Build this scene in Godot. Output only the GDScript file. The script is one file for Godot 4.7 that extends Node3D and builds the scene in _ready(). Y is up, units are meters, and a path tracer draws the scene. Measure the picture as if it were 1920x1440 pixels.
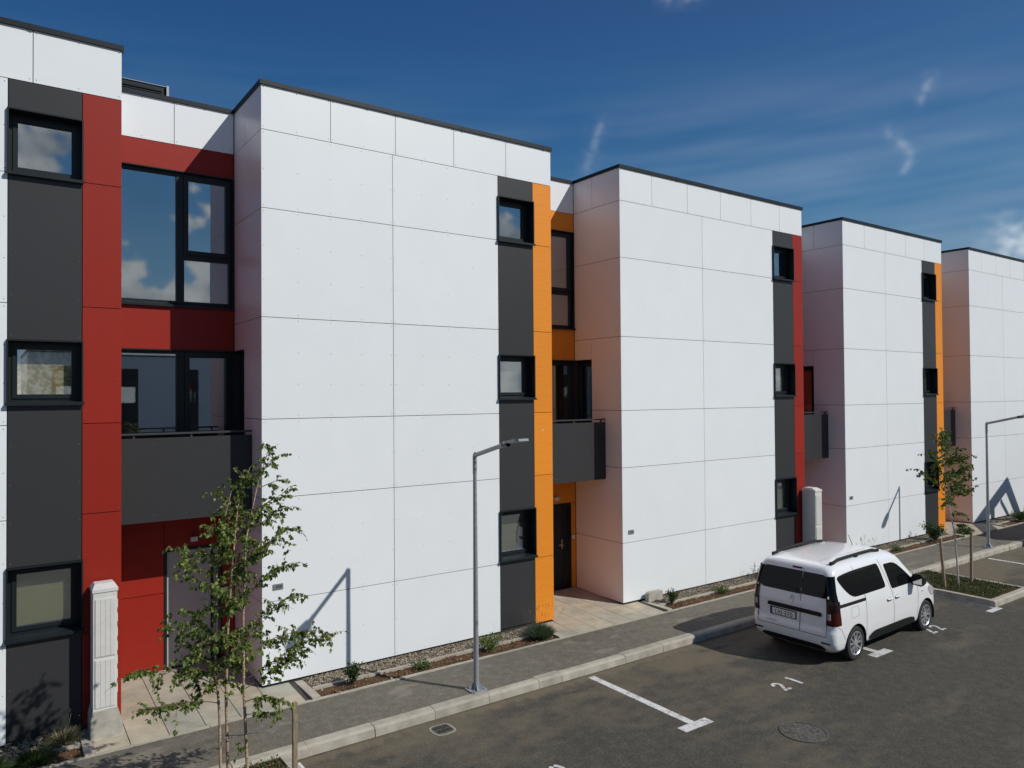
extends Node3D
# Terraced houses along a parking street: camera, sky and sun first, then ground, houses, street things, vehicles, plants.

var rng := RandomNumberGenerator.new()
var M := {}

const J := [-0.035, 1.313, 3.021, 4.327, 6.018, 7.829, 9.133, 9.888]   # panel joints above the wall base
const RZ := -1.63          # rear wall of the entrance recesses
const SW := -0.12          # pavement level
const RD := -0.26          # road level

# ---------------------------------------------------------------- mesh helpers
func nst() -> SurfaceTool:
	var st := SurfaceTool.new()
	st.begin(Mesh.PRIMITIVE_TRIANGLES)
	return st

func tri(st: SurfaceTool, a: Vector3, b: Vector3, c: Vector3, n := Vector3.ZERO) -> void:
	if n == Vector3.ZERO:
		n = (b - a).cross(c - a).normalized()
	for p in [a, c, b]:
		st.set_normal(n)
		st.add_vertex(p)

func quad(st: SurfaceTool, a: Vector3, b: Vector3, c: Vector3, d: Vector3) -> void:
	var n := (c - a).cross(d - b).normalized()
	for p in [a, c, b, a, d, c]:
		st.set_normal(n)
		st.add_vertex(p)

func bx(st: SurfaceTool, lo: Vector3, hi: Vector3) -> void:
	var p := []
	for k in 8:
		p.append(Vector3(hi.x if k & 1 else lo.x, hi.y if k & 2 else lo.y, hi.z if k & 4 else lo.z))
	quad(st, p[4], p[5], p[7], p[6])
	quad(st, p[1], p[0], p[2], p[3])
	quad(st, p[5], p[1], p[3], p[7])
	quad(st, p[0], p[4], p[6], p[2])
	quad(st, p[6], p[7], p[3], p[2])
	quad(st, p[0], p[1], p[5], p[4])

func frame_of(d: Vector3) -> Array:
	var u := d.cross(Vector3.UP)
	if u.length() < 0.01:
		u = d.cross(Vector3.RIGHT)
	u = u.normalized()
	return [u, u.cross(d).normalized()]

func tube(st: SurfaceTool, pts: Array, rad: Array, n := 8, caps := true) -> void:
	var rings := []
	for i in pts.size():
		var d: Vector3 = (pts[mini(i + 1, pts.size() - 1)] - pts[maxi(i - 1, 0)]).normalized()
		var f := frame_of(d)
		if i > 0:   # keep the frame from twisting
			var pf: Array = rings[i - 1][1]
			var u: Vector3 = (pf[0] - d * pf[0].dot(d)).normalized()
			f = [u, u.cross(d).normalized()]
		var ring := []
		for k in n:
			var a := TAU * k / n
			ring.append(f[0] * cos(a) + f[1] * sin(a))
		rings.append([ring, f])
	for i in pts.size() - 1:
		for k in n:
			var k2 := (k + 1) % n
			var na: Vector3 = rings[i][0][k]
			var nb: Vector3 = rings[i][0][k2]
			var nc: Vector3 = rings[i + 1][0][k2]
			var nd: Vector3 = rings[i + 1][0][k]
			var r0: float = rad[i]
			var r1: float = rad[i + 1]
			var p0: Vector3 = pts[i]
			var p1: Vector3 = pts[i + 1]
			for q in [[p0 + na * r0, na], [p0 + nb * r0, nb], [p1 + nc * r1, nc], [p0 + na * r0, na], [p1 + nc * r1, nc], [p1 + nd * r1, nd]]:
				st.set_normal(q[1])
				st.add_vertex(q[0])
	if caps:
		for e in [0, pts.size() - 1]:
			var d: Vector3 = (pts[1] - pts[0]).normalized() * -1.0 if e == 0 else (pts[e] - pts[e - 1]).normalized()
			for k in n:
				tri(st, pts[e], pts[e] + rings[e][0][k] * rad[e], pts[e] + rings[e][0][(k + 1) % n] * rad[e], d)

func lathe(st: SurfaceTool, at: Vector3, prof: Array, n := 16, axis := Vector3.UP) -> void:
	var f := frame_of(axis)
	for i in prof.size() - 1:
		var a: Vector2 = prof[i]
		var b: Vector2 = prof[i + 1]
		for k in n:
			var t0 := TAU * k / n
			var t1 := TAU * (k + 1) / n
			var d0: Vector3 = f[0] * cos(t0) + f[1] * sin(t0)
			var d1: Vector3 = f[0] * cos(t1) + f[1] * sin(t1)
			quad(st, at + d0 * a.x + axis * a.y, at + d1 * a.x + axis * a.y, at + d1 * b.x + axis * b.y, at + d0 * b.x + axis * b.y)

func prism(st: SurfaceTool, poly: Array, ax: Vector3, ay: Vector3, org: Vector3, ext: Vector3) -> void:
	# outline in the plane (ax, ay) pushed along ext
	var pv := PackedVector2Array(poly)
	if Geometry2D.is_polygon_clockwise(pv):
		pv.reverse()
	if ax.cross(ay).dot(ext) < 0.0:   # the outline seen from the far side: start from there
		org += ext
		ext = -ext
	var idx := Geometry2D.triangulate_polygon(pv)
	var w := func(p: Vector2) -> Vector3: return org + ax * p.x + ay * p.y
	var nn := ext.normalized()
	for k in range(0, idx.size(), 3):
		var a: Vector3 = w.call(pv[idx[k]])
		var b: Vector3 = w.call(pv[idx[k + 1]])
		var c: Vector3 = w.call(pv[idx[k + 2]])
		tri(st, a + ext, b + ext, c + ext, nn)
		tri(st, a, c, b, -nn)
	for k in pv.size():
		var a: Vector3 = w.call(pv[k])
		var b: Vector3 = w.call(pv[(k + 1) % pv.size()])
		var nrm := (b - a).cross(ext).normalized()
		for p in [a, b + ext, b, a, a + ext, b + ext]:
			st.set_normal(nrm)
			st.add_vertex(p)

func ribbon(st: SurfaceTool, pts: Array, wid: float, up: Vector3) -> void:
	for i in pts.size() - 1:
		var d0: Vector3 = (pts[mini(i + 1, pts.size() - 1)] - pts[maxi(i - 1, 0)]).normalized()
		var d1: Vector3 = (pts[mini(i + 2, pts.size() - 1)] - pts[i]).normalized()
		var s0 := up.cross(d0).normalized() * wid * 0.5
		var s1 := up.cross(d1).normalized() * wid * 0.5
		quad(st, pts[i] - s0, pts[i + 1] - s1, pts[i + 1] + s1, pts[i] + s0)

func obj(called: String, mesh, material: Material, parent: Node = null, at := Vector3.ZERO) -> MeshInstance3D:
	var o := MeshInstance3D.new()
	o.name = called
	o.mesh = mesh.commit() if mesh is SurfaceTool else mesh
	o.material_override = material
	if parent == null:
		parent = self
	parent.add_child(o, true)
	if parent is Node3D and parent != self:
		# shapes are written in world coordinates; parts sit relative to their thing
		var off := Vector3.ZERO
		var p: Node = parent
		while p != self and p is Node3D:
			off += p.position
			p = p.get_parent()
		o.position = at - off
	else:
		o.position = at
	return o

func local_obj(called: String, mesh, material: Material, parent: Node, at := Vector3.ZERO) -> MeshInstance3D:
	var o := MeshInstance3D.new()
	o.name = called
	o.mesh = mesh.commit() if mesh is SurfaceTool else mesh
	o.material_override = material
	o.position = at
	parent.add_child(o, true)
	return o

var taken := {}
func numbered(n: String) -> String:
	if not taken.has(n):
		taken[n] = 0
		return n
	taken[n] += 1
	return "%s_%03d" % [n, taken[n]]

func thing(called: String, label: String, category: String, at := Vector3.ZERO, group := "", turn := 0.0) -> Node3D:
	var o := Node3D.new()
	o.name = numbered(called)
	add_child(o)
	o.position = at
	o.rotation.y = turn
	o.set_meta("label", label)
	o.set_meta("category", category)
	if group != "":
		o.set_meta("group", group)
	return o

func struct(called: String, mesh, material: Material) -> MeshInstance3D:
	var o := obj(numbered(called), mesh, material)
	o.set_meta("kind", "structure")
	return o

func struct_node(called: String, at := Vector3.ZERO) -> Node3D:
	var o := Node3D.new()
	o.name = numbered(called)
	add_child(o)
	o.position = at
	o.set_meta("kind", "structure")
	return o

# ---------------------------------------------------------------- materials
func lin(r: float, g: float, b: float) -> Color:
	return Color(r, g, b).linear_to_srgb()

func mat(c: Color, rough: float, metal := 0.0, spec := 0.5) -> StandardMaterial3D:
	var m := StandardMaterial3D.new()
	m.albedo_color = c
	m.roughness = rough
	m.metallic = metal
	m.metallic_specular = spec
	return m

func noise_bytes(size: int, sd: int, freq: float, oct := 4) -> PackedByteArray:
	var n := FastNoiseLite.new()
	n.seed = sd
	n.noise_type = FastNoiseLite.TYPE_SIMPLEX_SMOOTH
	n.frequency = freq
	n.fractal_octaves = oct
	var im := n.get_seamless_image(size, size)
	im.convert(Image.FORMAT_L8)
	return im.get_data()

func tex_of(size: int, px: PackedByteArray, fmt := Image.FORMAT_RGB8) -> ImageTexture:
	return ImageTexture.create_from_image(Image.create_from_data(size, size, false, fmt, px))

func grey_tex(size: int, b: PackedByteArray) -> ImageTexture:
	return ImageTexture.create_from_image(Image.create_from_data(size, size, false, Image.FORMAT_L8, b))

# colour texture: a ramp over a mix of noises
func ramp_tex(size: int, layers: Array, weights: Array, g: Gradient) -> ImageTexture:
	var out := PackedByteArray()
	out.resize(size * size * 3)
	var lut := []
	for k in 256:
		var c := g.sample(k / 255.0)
		lut.append([int(clampf(c.r, 0, 1) * 255), int(clampf(c.g, 0, 1) * 255), int(clampf(c.b, 0, 1) * 255)])
	for i in size * size:
		var v := 0.0
		for l in layers.size():
			v += layers[l][i] * weights[l]
		var c: Array = lut[clampi(int(v), 0, 255)]
		out[i * 3] = c[0]
		out[i * 3 + 1] = c[1]
		out[i * 3 + 2] = c[2]
	return tex_of(size, out)

func grad(cols: Array, offs: Array) -> Gradient:
	var g := Gradient.new()
	g.colors = PackedColorArray(cols)
	g.offsets = PackedFloat32Array(offs)
	return g

func tri_world(m: StandardMaterial3D, scale: Vector3) -> StandardMaterial3D:
	m.uv1_triplanar = true
	m.uv1_world_triplanar = true
	m.uv1_scale = scale
	m.uv1_triplanar_sharpness = 4.0
	return m

func bumped(m: StandardMaterial3D, t: Texture2D, cm: float) -> StandardMaterial3D:
	m.heightmap_enabled = true
	m.heightmap_texture = t
	m.heightmap_scale = cm
	return m

func materials() -> void:
	var nf := noise_bytes(512, 11, 0.09, 3)        # fine
	var nm := noise_bytes(512, 12, 0.02, 4)        # middle
	var nc := noise_bytes(512, 13, 0.006, 5)       # coarse
	var grain := noise_bytes(512, 14, 0.3, 2)      # speckle
	var t_grain := grey_tex(512, grain)
	var t_fine := grey_tex(512, nf)
	# smooth laminate panels, faintly mottled
	var soft := ramp_tex(512, [nf, nc], [0.3, 0.7], grad([Color(0.988, 0.988, 0.988), Color(1, 1, 1)], [0.2, 0.8]))
	var streak := ramp_tex(512, [nf, nm, nc], [0.45, 0.3, 0.25], grad([Color(0.94, 0.94, 0.94), Color(1, 1, 1)], [0.25, 0.75]))
	M.white = []
	for v in [0.80, 0.79, 0.806]:
		var m := mat(lin(v * 0.96, v * 0.995, v * 1.015), 0.34)
		m.albedo_texture = soft
		tri_world(m, Vector3(0.31, 0.23, 0.31))
		M.white.append(m)
	M.red = []
	for v in [1.0, 0.95, 1.05]:
		var m := mat(lin(0.292 * v, 0.020 * v, 0.0105 * v), 0.46, 0.0, 0.36)
		m.albedo_texture = streak
		tri_world(m, Vector3(0.35, 5.0, 0.35))
		M.red.append(m)
	M.orange = []
	for v in [1.0, 0.96, 1.03]:
		var m := mat(lin(0.82 * v, 0.275 * v, 0.024 * v), 0.46, 0.0, 0.36)
		m.albedo_texture = streak
		tri_world(m, Vector3(0.35, 5.0, 0.35))
		M.orange.append(m)
	M.grey = []
	for v in [1.0, 0.93, 1.06]:
		var m := mat(lin(0.034 * v, 0.0345 * v, 0.0365 * v), 0.42, 0.0, 0.42)
		m.albedo_texture = soft
		tri_world(m, Vector3(0.31, 0.23, 0.31))
		M.grey.append(m)
	M.backing = mat(lin(0.03, 0.03, 0.03), 0.9)
	M.rivet_w = mat(lin(0.74, 0.75, 0.76), 0.45)
	M.rivet_d = mat(lin(0.26, 0.26, 0.27), 0.45)
	M.rivet_c = mat(lin(0.42, 0.18, 0.1), 0.45)
	M.frame = mat(lin(0.010, 0.0155, 0.0185), 0.4, 0.0, 0.4)
	M.cap = mat(lin(0.010, 0.0155, 0.021), 0.45, 0.0, 0.36)
	M.gasket = mat(lin(0.01, 0.01, 0.01), 0.7)
	# coated double glazing: a partial mirror
	var gl := mat(Color(0.95, 0.97, 0.98, 0.30), 0.015, 1.0)
	gl.transparency = BaseMaterial3D.TRANSPARENCY_ALPHA
	var one := Image.create(4, 4, false, Image.FORMAT_RGB8)
	one.fill(Color.WHITE)
	gl.albedo_texture = ImageTexture.create_from_image(one)
	M.glass = gl
	var paper := ramp_tex(512, [nm, nc], [0.5, 0.5], grad([lin(0.42, 0.37, 0.19), lin(0.60, 0.54, 0.31), lin(0.72, 0.69, 0.52)], [0.38, 0.5, 0.62]))
	M.paper = mat(Color.WHITE, 0.9)
	M.paper.albedo_texture = paper
	tri_world(M.paper, Vector3(1.3, 1.3, 1.3))
	M.blind = mat(lin(0.29, 0.30, 0.175), 0.85)
	M.blind_pale = mat(lin(0.19, 0.205, 0.155), 0.85)
	M.room = mat(lin(0.20, 0.195, 0.185), 0.9)
	M.door = mat(lin(0.44, 0.43, 0.42), 0.45)
	M.steel = mat(lin(0.5, 0.5, 0.5), 0.3, 1.0)
	M.plate = mat(lin(0.33, 0.34, 0.35), 0.35, 0.6)
	M.ink = mat(lin(0.04, 0.04, 0.045), 0.6)
	M.bell = mat(lin(0.72, 0.72, 0.70), 0.4)
	# galvanised steel
	var galv := ramp_tex(512, [nf, nm], [0.5, 0.5], grad([lin(0.24, 0.26, 0.28), lin(0.40, 0.42, 0.44)], [0.25, 0.75]))
	M.galv = mat(Color.WHITE, 0.5, 0.35)
	M.galv.albedo_texture = galv
	tri_world(M.galv, Vector3(2.5, 2.5, 2.5))
	M.darkmetal = mat(lin(0.05, 0.055, 0.06), 0.45, 0.3)
	M.lens = mat(lin(0.6, 0.62, 0.64), 0.15)
	# asphalt
	var asp := ramp_tex(512, [grain, nf, nm], [0.42, 0.38, 0.2], grad([lin(0.034, 0.031, 0.0245), lin(0.060, 0.055, 0.0445), lin(0.079, 0.072, 0.0585), lin(0.135, 0.124, 0.102)], [0.25, 0.45, 0.6, 0.8]))
	M.asphalt = mat(Color.WHITE, 0.88, 0.0, 0.4)
	M.asphalt.albedo_texture = asp
	tri_world(M.asphalt, Vector3(0.42, 0.42, 0.42))
	bumped(M.asphalt, t_grain, 0.5)
	M.asphalt.detail_enabled = true
	M.asphalt.detail_uv_layer = BaseMaterial3D.DETAIL_UV_2
	M.asphalt.detail_blend_mode = BaseMaterial3D.BLEND_MODE_MIX
	M.asphalt.detail_albedo = road_stains()
	M.path = mat(Color.WHITE, 0.88, 0.0, 0.4)
	M.path.albedo_texture = ramp_tex(512, [grain, nf, nm], [0.42, 0.36, 0.22], grad([lin(0.08, 0.073, 0.058), lin(0.125, 0.114, 0.092), lin(0.155, 0.142, 0.116), lin(0.25, 0.23, 0.19)], [0.25, 0.45, 0.6, 0.8]))
	tri_world(M.path, Vector3(0.47, 0.47, 0.47))
	bumped(M.path, t_grain, 0.4)
	M.path.detail_enabled = true
	M.path.detail_uv_layer = BaseMaterial3D.DETAIL_UV_2
	M.path.detail_blend_mode = BaseMaterial3D.BLEND_MODE_MIX
	M.path.detail_albedo = M.asphalt.detail_albedo
	# concrete
	M.kerb = []
	for v in [1.0, 0.94, 1.08, 0.97]:
		var m := mat(Color(v, v * 0.995, v * 0.985), 0.85, 0.0, 0.4)
		m.albedo_color = Color(minf(v, 1.0), minf(v, 1.0) * 0.99, minf(v, 1.0) * 0.975)
		m.albedo_texture = ramp_tex(512, [grain, nm, nc], [0.3, 0.25, 0.45], grad([lin(0.30, 0.28, 0.235), lin(0.385, 0.36, 0.31), lin(0.44, 0.42, 0.37)], [0.25, 0.5, 0.75])) if M.kerb.is_empty() else M.kerb[0].albedo_texture
		tri_world(m, Vector3(0.6, 0.6, 0.6))
		bumped(m, t_fine, 0.25)
		M.kerb.append(m)
	M.tile = []
	var tl := ramp_tex(512, [nf, nm, nc], [0.25, 0.3, 0.45], grad([lin(0.33, 0.315, 0.265), lin(0.41, 0.39, 0.325), lin(0.45, 0.425, 0.35), lin(0.50, 0.475, 0.40)], [0.25, 0.45, 0.6, 0.78]))
	for v in [[1.0, 0.975, 0.935], [0.95, 0.945, 0.93], [0.98, 0.95, 0.905], [0.92, 0.925, 0.92]]:
		var m := mat(Color(v[0], v[1], v[2]), 0.7, 0.0, 0.45)
		m.albedo_texture = tl
		tri_world(m, Vector3(0.33, 0.4, 0.4))
		bumped(m, t_fine, 0.2)
		M.tile.append(m)
	M.joint = mat(lin(0.05, 0.047, 0.04), 0.95)
	M.soil = mat(Color.WHITE, 0.95, 0.0, 0.3)
	M.soil.albedo_texture = ramp_tex(512, [grain, nf, nm], [0.35, 0.35, 0.3], grad([lin(0.05, 0.028, 0.016), lin(0.115, 0.066, 0.037), lin(0.19, 0.12, 0.072)], [0.25, 0.5, 0.75]))
	tri_world(M.soil, Vector3(0.9, 0.9, 0.9))
	bumped(M.soil, t_fine, 2.0)
	M.clod = mat(Color.WHITE, 0.95, 0.0, 0.3)
	M.clod.vertex_color_use_as_albedo = true
	M.pebble = mat(Color.WHITE, 0.75, 0.0, 0.4)
	M.pebble.vertex_color_use_as_albedo = true
	M.gravel_bed = mat(lin(0.11, 0.10, 0.085), 0.95)
	M.paint = mat(Color.WHITE, 0.75)
	M.paint.albedo_texture = ramp_tex(512, [grain, nm, nc], [0.45, 0.3, 0.25], grad([lin(0.12, 0.115, 0.105), lin(0.42, 0.415, 0.40), lin(0.60, 0.60, 0.585), lin(0.68, 0.68, 0.67)], [0.24, 0.38, 0.5, 0.75]))
	tri_world(M.paint, Vector3(1.1, 1.1, 1.1))
	M.castiron = mat(Color.WHITE, 0.8, 0.2)
	M.castiron.albedo_texture = ramp_tex(512, [grain, nm], [0.5, 0.5], grad([lin(0.05, 0.046, 0.04), lin(0.10, 0.093, 0.08), lin(0.17, 0.16, 0.14)], [0.25, 0.5, 0.75]))
	tri_world(M.castiron, Vector3(1.5, 1.5, 1.5))
	M.hole = mat(lin(0.006, 0.006, 0.006), 0.95)
	M.cabinet = mat(Color.WHITE, 0.55)
	M.cabinet.albedo_texture = ramp_tex(512, [nf, nm, nc], [0.2, 0.35, 0.45], grad([lin(0.58, 0.57, 0.545), lin(0.63, 0.62, 0.595)], [0.3, 0.7]))
	tri_world(M.cabinet, Vector3(0.9, 0.9, 0.9))
	M.wood = mat(Color.WHITE, 0.85)
	M.wood.albedo_texture = ramp_tex(512, [grain, nm], [0.4, 0.6], grad([lin(0.13, 0.095, 0.06), lin(0.25, 0.19, 0.125), lin(0.33, 0.26, 0.18)], [0.25, 0.5, 0.75]))
	tri_world(M.wood, Vector3(6.0, 0.8, 6.0))
	M.bark = mat(Color.WHITE, 0.85)
	M.bark.albedo_texture = ramp_tex(512, [nf, nm], [0.5, 0.5], grad([lin(0.10, 0.055, 0.03), lin(0.36, 0.24, 0.15), lin(0.52, 0.42, 0.32)], [0.3, 0.45, 0.7]))
	tri_world(M.bark, Vector3(1.5, 4.0, 1.5))
	M.bark_pale = mat(Color.WHITE, 0.85)
	M.bark_pale.albedo_texture = ramp_tex(512, [nf, nm], [0.5, 0.5], grad([lin(0.12, 0.09, 0.07), lin(0.48, 0.44, 0.39), lin(0.62, 0.59, 0.54)], [0.3, 0.42, 0.7]))
	tri_world(M.bark_pale, Vector3(1.5, 5.0, 1.5))
	M.twig = mat(lin(0.12, 0.075, 0.045), 0.85)
	M.leaf = mat(Color.WHITE, 0.5, 0.0, 0.5)
	M.leaf.vertex_color_use_as_albedo = true
	M.leaf.cull_mode = BaseMaterial3D.CULL_DISABLED
	M.leaf.backlight_enabled = true
	M.leaf.backlight = Color(0.7, 0.8, 0.3)
	M.wire = mat(lin(0.2, 0.2, 0.2), 0.5, 0.5)
	M.stone = mat(Color.WHITE, 0.9)
	M.stone.albedo_texture = M.kerb[0].albedo_texture
	tri_world(M.stone, Vector3(1.2, 1.2, 1.2))
	M.earth = mat(Color.WHITE, 0.95)
	M.earth.albedo_texture = ramp_tex(512, [nf, nc], [0.4, 0.6], grad([lin(0.06, 0.08, 0.03), lin(0.14, 0.13, 0.06), lin(0.2, 0.17, 0.09)], [0.3, 0.5, 0.7]))
	tri_world(M.earth, Vector3(0.05, 0.05, 0.05))

# dust, sand and dark oily patches that lie on the road: drawn over x -8..40, z 0..24
func road_stains() -> ImageTexture:
	var w := 1024
	var h := 512
	var px := PackedByteArray()
	px.resize(w * h * 4)
	var a := FastNoiseLite.new()
	a.seed = 31
	a.frequency = 0.35
	a.fractal_octaves = 5
	var b := FastNoiseLite.new()
	b.seed = 32
	b.frequency = 1.3
	b.fractal_octaves = 4
	for j in h:
		var z := 24.0 * j / h
		for i in w:
			var x := -8.0 + 48.0 * i / w
			var s := a.get_noise_2d(x * 0.55, z * 1.6) * 0.75 + b.get_noise_2d(x * 0.8, z * 1.8) * 0.45
			var k := a.get_noise_2d(x * 1.1 + 90.0, z * 1.4 - 40.0) + b.get_noise_2d(x * 0.6 + 50.0, z * 2.2) * 0.5
			# washed sand gathers in a ragged drift on the low side along the kerb
			var drift := 0.42 * smoothstep(1.2, 0.0, absf(z - 2.75) - a.get_noise_2d(x * 2.0, 7.0) * 0.9)
			drift += 0.4 * smoothstep(2.6, 0.6, Vector2((x - 23.0) * 0.6, (z - 3.2) * 1.5).length() + a.get_noise_2d(x * 2.0, z * 2.0 + 30.0) * 1.6)
			var dust := clampf(s * 0.7 + drift - 0.02, 0.0, 0.55)
			var dark := clampf(k * 0.9 - 0.22, 0.0, 0.32)
			var o := (j * w + i) * 4
			# a ragged rim of silt in the gutter, and pale scuffs trodden on to the pavement
			var silt := smoothstep(0.16, 0.0, absf(z - 2.38) - 0.05 - b.get_noise_2d(x * 3.0, 11.0) * 0.16) * 0.5 if z > 2.3 else 0.0
			if z < 2.2:
				silt = clampf((b.get_noise_2d(x * 0.9 + 20.0, z * 2.0) * 0.7 + a.get_noise_2d(x * 1.6, z * 2.5 + 60.0) * 0.6 - 0.30) * 2.0, 0.0, 0.38)
				dust *= 0.5
			if silt > maxf(dust, dark):
				px[o] = 150 if z < 2.2 else 132
				px[o + 1] = 143 if z < 2.2 else 119
				px[o + 2] = 128 if z < 2.2 else 96
				px[o + 3] = int(silt * 255.0 * 0.85)
			elif dust > dark:
				px[o] = 124
				px[o + 1] = 112
				px[o + 2] = 90
				px[o + 3] = int(dust * 255.0 * 0.72)
			else:
				px[o] = 45
				px[o + 1] = 43
				px[o + 2] = 38
				px[o + 3] = int(dark * 255.0 * 0.7)
	return ImageTexture.create_from_image(Image.create_from_data(w, h, false, Image.FORMAT_RGBA8, px))

# ---------------------------------------------------------------- camera, sky, sun
func make_sky() -> ImageTexture:
	var w := 2048
	var h := 1024
	var px := PackedFloat32Array()
	px.resize(w * h * 3)
	var el_k := [0.0, 5.0, 10.0, 14.0, 20.0, 28.0, 45.0, 90.0]
	var col_k := [Vector3(0.22, 0.31, 0.39), Vector3(0.155, 0.265, 0.375), Vector3(0.078, 0.196, 0.335), Vector3(0.042, 0.148, 0.305), Vector3(0.0235, 0.103, 0.258), Vector3(0.0155, 0.070, 0.205), Vector3(0.014, 0.057, 0.17), Vector3(0.010, 0.042, 0.135)]
	var n1 := FastNoiseLite.new()
	n1.seed = 5
	n1.frequency = 1.0
	n1.fractal_octaves = 5
	var n2 := FastNoiseLite.new()
	n2.seed = 9
	n2.frequency = 1.0
	n2.fractal_octaves = 6
	n2.fractal_gain = 0.55
	var n3 := FastNoiseLite.new()
	n3.seed = 21
	n3.frequency = 1.0
	n3.fractal_octaves = 2
	for j in h:
		var el := 90.0 - 180.0 * (j + 0.5) / h
		var base := Vector3(0.11, 0.105, 0.095)
		if el >= 0.0:
			for k in el_k.size() - 1:
				if el <= el_k[k + 1]:
					var t: float = (el - el_k[k]) / (el_k[k + 1] - el_k[k])
					t = t * t * (3.0 - 2.0 * t) * 0.5 + t * 0.5
					base = col_k[k].lerp(col_k[k + 1], t)
					break
		for i in w:
			var c := base
			if el > 0.0:
				var az := 360.0 * (i + 0.5) / w
				if az > 180.0:
					az -= 360.0
				var ar := deg_to_rad(az)
				var cx := cos(ar)
				var cy := sin(ar)
				# clear air is brighter on the sun's side
				var gam := cos(deg_to_rad(el)) * cos(deg_to_rad(az - 146.6)) * 0.764 + sin(deg_to_rad(el)) * 0.645
				c += (c * 0.35 + Vector3(0.055, 0.065, 0.07)) * pow(0.5 + 0.5 * gam, 3.0)
				# thin high cirrus drawn out in long streaks
				var e2 := el - 3.0 * cos(deg_to_rad(az - 130.0))
				var ci := n1.get_noise_3d(cx * 1.7, cy * 1.7, e2 * 0.16) * 0.6 + n3.get_noise_3d(cx * 3.0, cy * 3.0, e2 * 0.75) * 0.5
				var patch := smoothstep(-0.25, 0.3, n3.get_noise_3d(cx * 0.8 + 4.3, cy * 0.8 + 1.1, el * 0.02) + 0.34 * cos(deg_to_rad(az - 82.0)) - 0.1)
				var amt := clampf(ci * 0.9 + 0.25, 0.0, 0.7) * patch * smoothstep(26.0, 10.0, el) * 0.44
				c = c.lerp(Vector3(0.36, 0.46, 0.56), amt)
				# heaped clouds low down
				if el < 24.0:
					var top := 7.6 + 5.0 * n3.get_noise_3d(cx * 1.6 + 9.0, cy * 1.6, 3.0) + 1.4 * sin(ar * 3.0 + 0.2)
					var bil := n2.get_noise_3d(cx * 5.5, cy * 5.5, el * 0.13) + 0.45 * n2.get_noise_3d(cx * 21.0, cy * 21.0, el * 0.5)
					var open := -0.55 * smoothstep(70.0, 55.0, absf(az - 30.0)) * smoothstep(6.0, 9.0, el)   # the row of houses looks into clear air
					var da := fposmod(az - 177.3 + 180.0, 360.0) - 180.0
					var bank := 1.15 - Vector2(da / 2.7, (el - 16.0) / 2.4).length() * 0.85    # one higher bank to the south
					var bank2 := 1.0 - Vector2((az - 143.5) / 4.0, (el - 11.4) / 1.6).length() * 0.8
					var field := 0.1 + (top - el) * 0.125 - smoothstep(4.0, 0.0, el) * 0.2 + open
					var den := bil * 1.5 + maxf(field, maxf(bank, bank2) * 0.7)
					var a := smoothstep(0.12, 0.36, den)
					if a > 0.0:
						var above := n2.get_noise_3d(cx * 5.5, cy * 5.5, (el + 1.6) * 0.13) * 1.5 + maxf(field, maxf(bank, bank2) * 0.7) - 0.12
						var lit := clampf(0.62 - (above - den * 0.55) * 1.1 + bil * 0.45, 0.0, 1.0)
						c = c.lerp(Vector3(0.25, 0.285, 0.32).lerp(Vector3(0.62, 0.63, 0.63), lit), a * 0.9)
			var o := (j * w + i) * 3
			px[o] = c.x
			px[o + 1] = c.y
			px[o + 2] = c.z
	# a few torn wisps and one small heap, each where it stands in the air
	# strokes as (azimuth from north towards east, elevation) in degrees, width, strength
	var strokes := [
		[[Vector2(41.13, 16.38), Vector2(41.47, 17.50), Vector2(41.76, 18.42), Vector2(41.93, 18.89), Vector2(42.35, 19.87)], 0.26, 0.12],
		[[Vector2(64.41, 19.05), Vector2(64.60, 19.40), Vector2(64.74, 19.89), Vector2(64.93, 20.30)], 0.2, 0.16],
		[[Vector2(62.48, 17.45), Vector2(62.74, 16.87), Vector2(63.32, 16.51), Vector2(63.76, 16.11), Vector2(63.69, 15.51), Vector2(63.39, 14.81)], 0.2, 0.15],
		[[Vector2(47.19, 27.75), Vector2(48.37, 27.6), Vector2(49.74, 27.65)], 0.28, 0.14],
		[[Vector2(69.26, 10.04), Vector2(69.36, 9.62)], 0.5, 0.35],
		[[Vector2(69.44, 9.0), Vector2(70.42, 9.0), Vector2(71.10, 8.76)], 0.8, 0.36],
		[[Vector2(41.22, 17.51), Vector2(49.23, 17.61), Vector2(55.27, 17.86), Vector2(61.56, 17.39), Vector2(69.54, 15.85), Vector2(80, 14.0)], 0.3, 0.024],
		[[Vector2(43.29, 20.29), Vector2(53.09, 20.97), Vector2(63.56, 20.10), Vector2(70.44, 19.03), Vector2(80, 17.5)], 0.8, 0.028],
		[[Vector2(50.0, 14.4), Vector2(53.76, 14.77), Vector2(60.18, 15.16), Vector2(70.36, 14.37), Vector2(80, 13.0)], 0.8, 0.025],
	]
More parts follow.
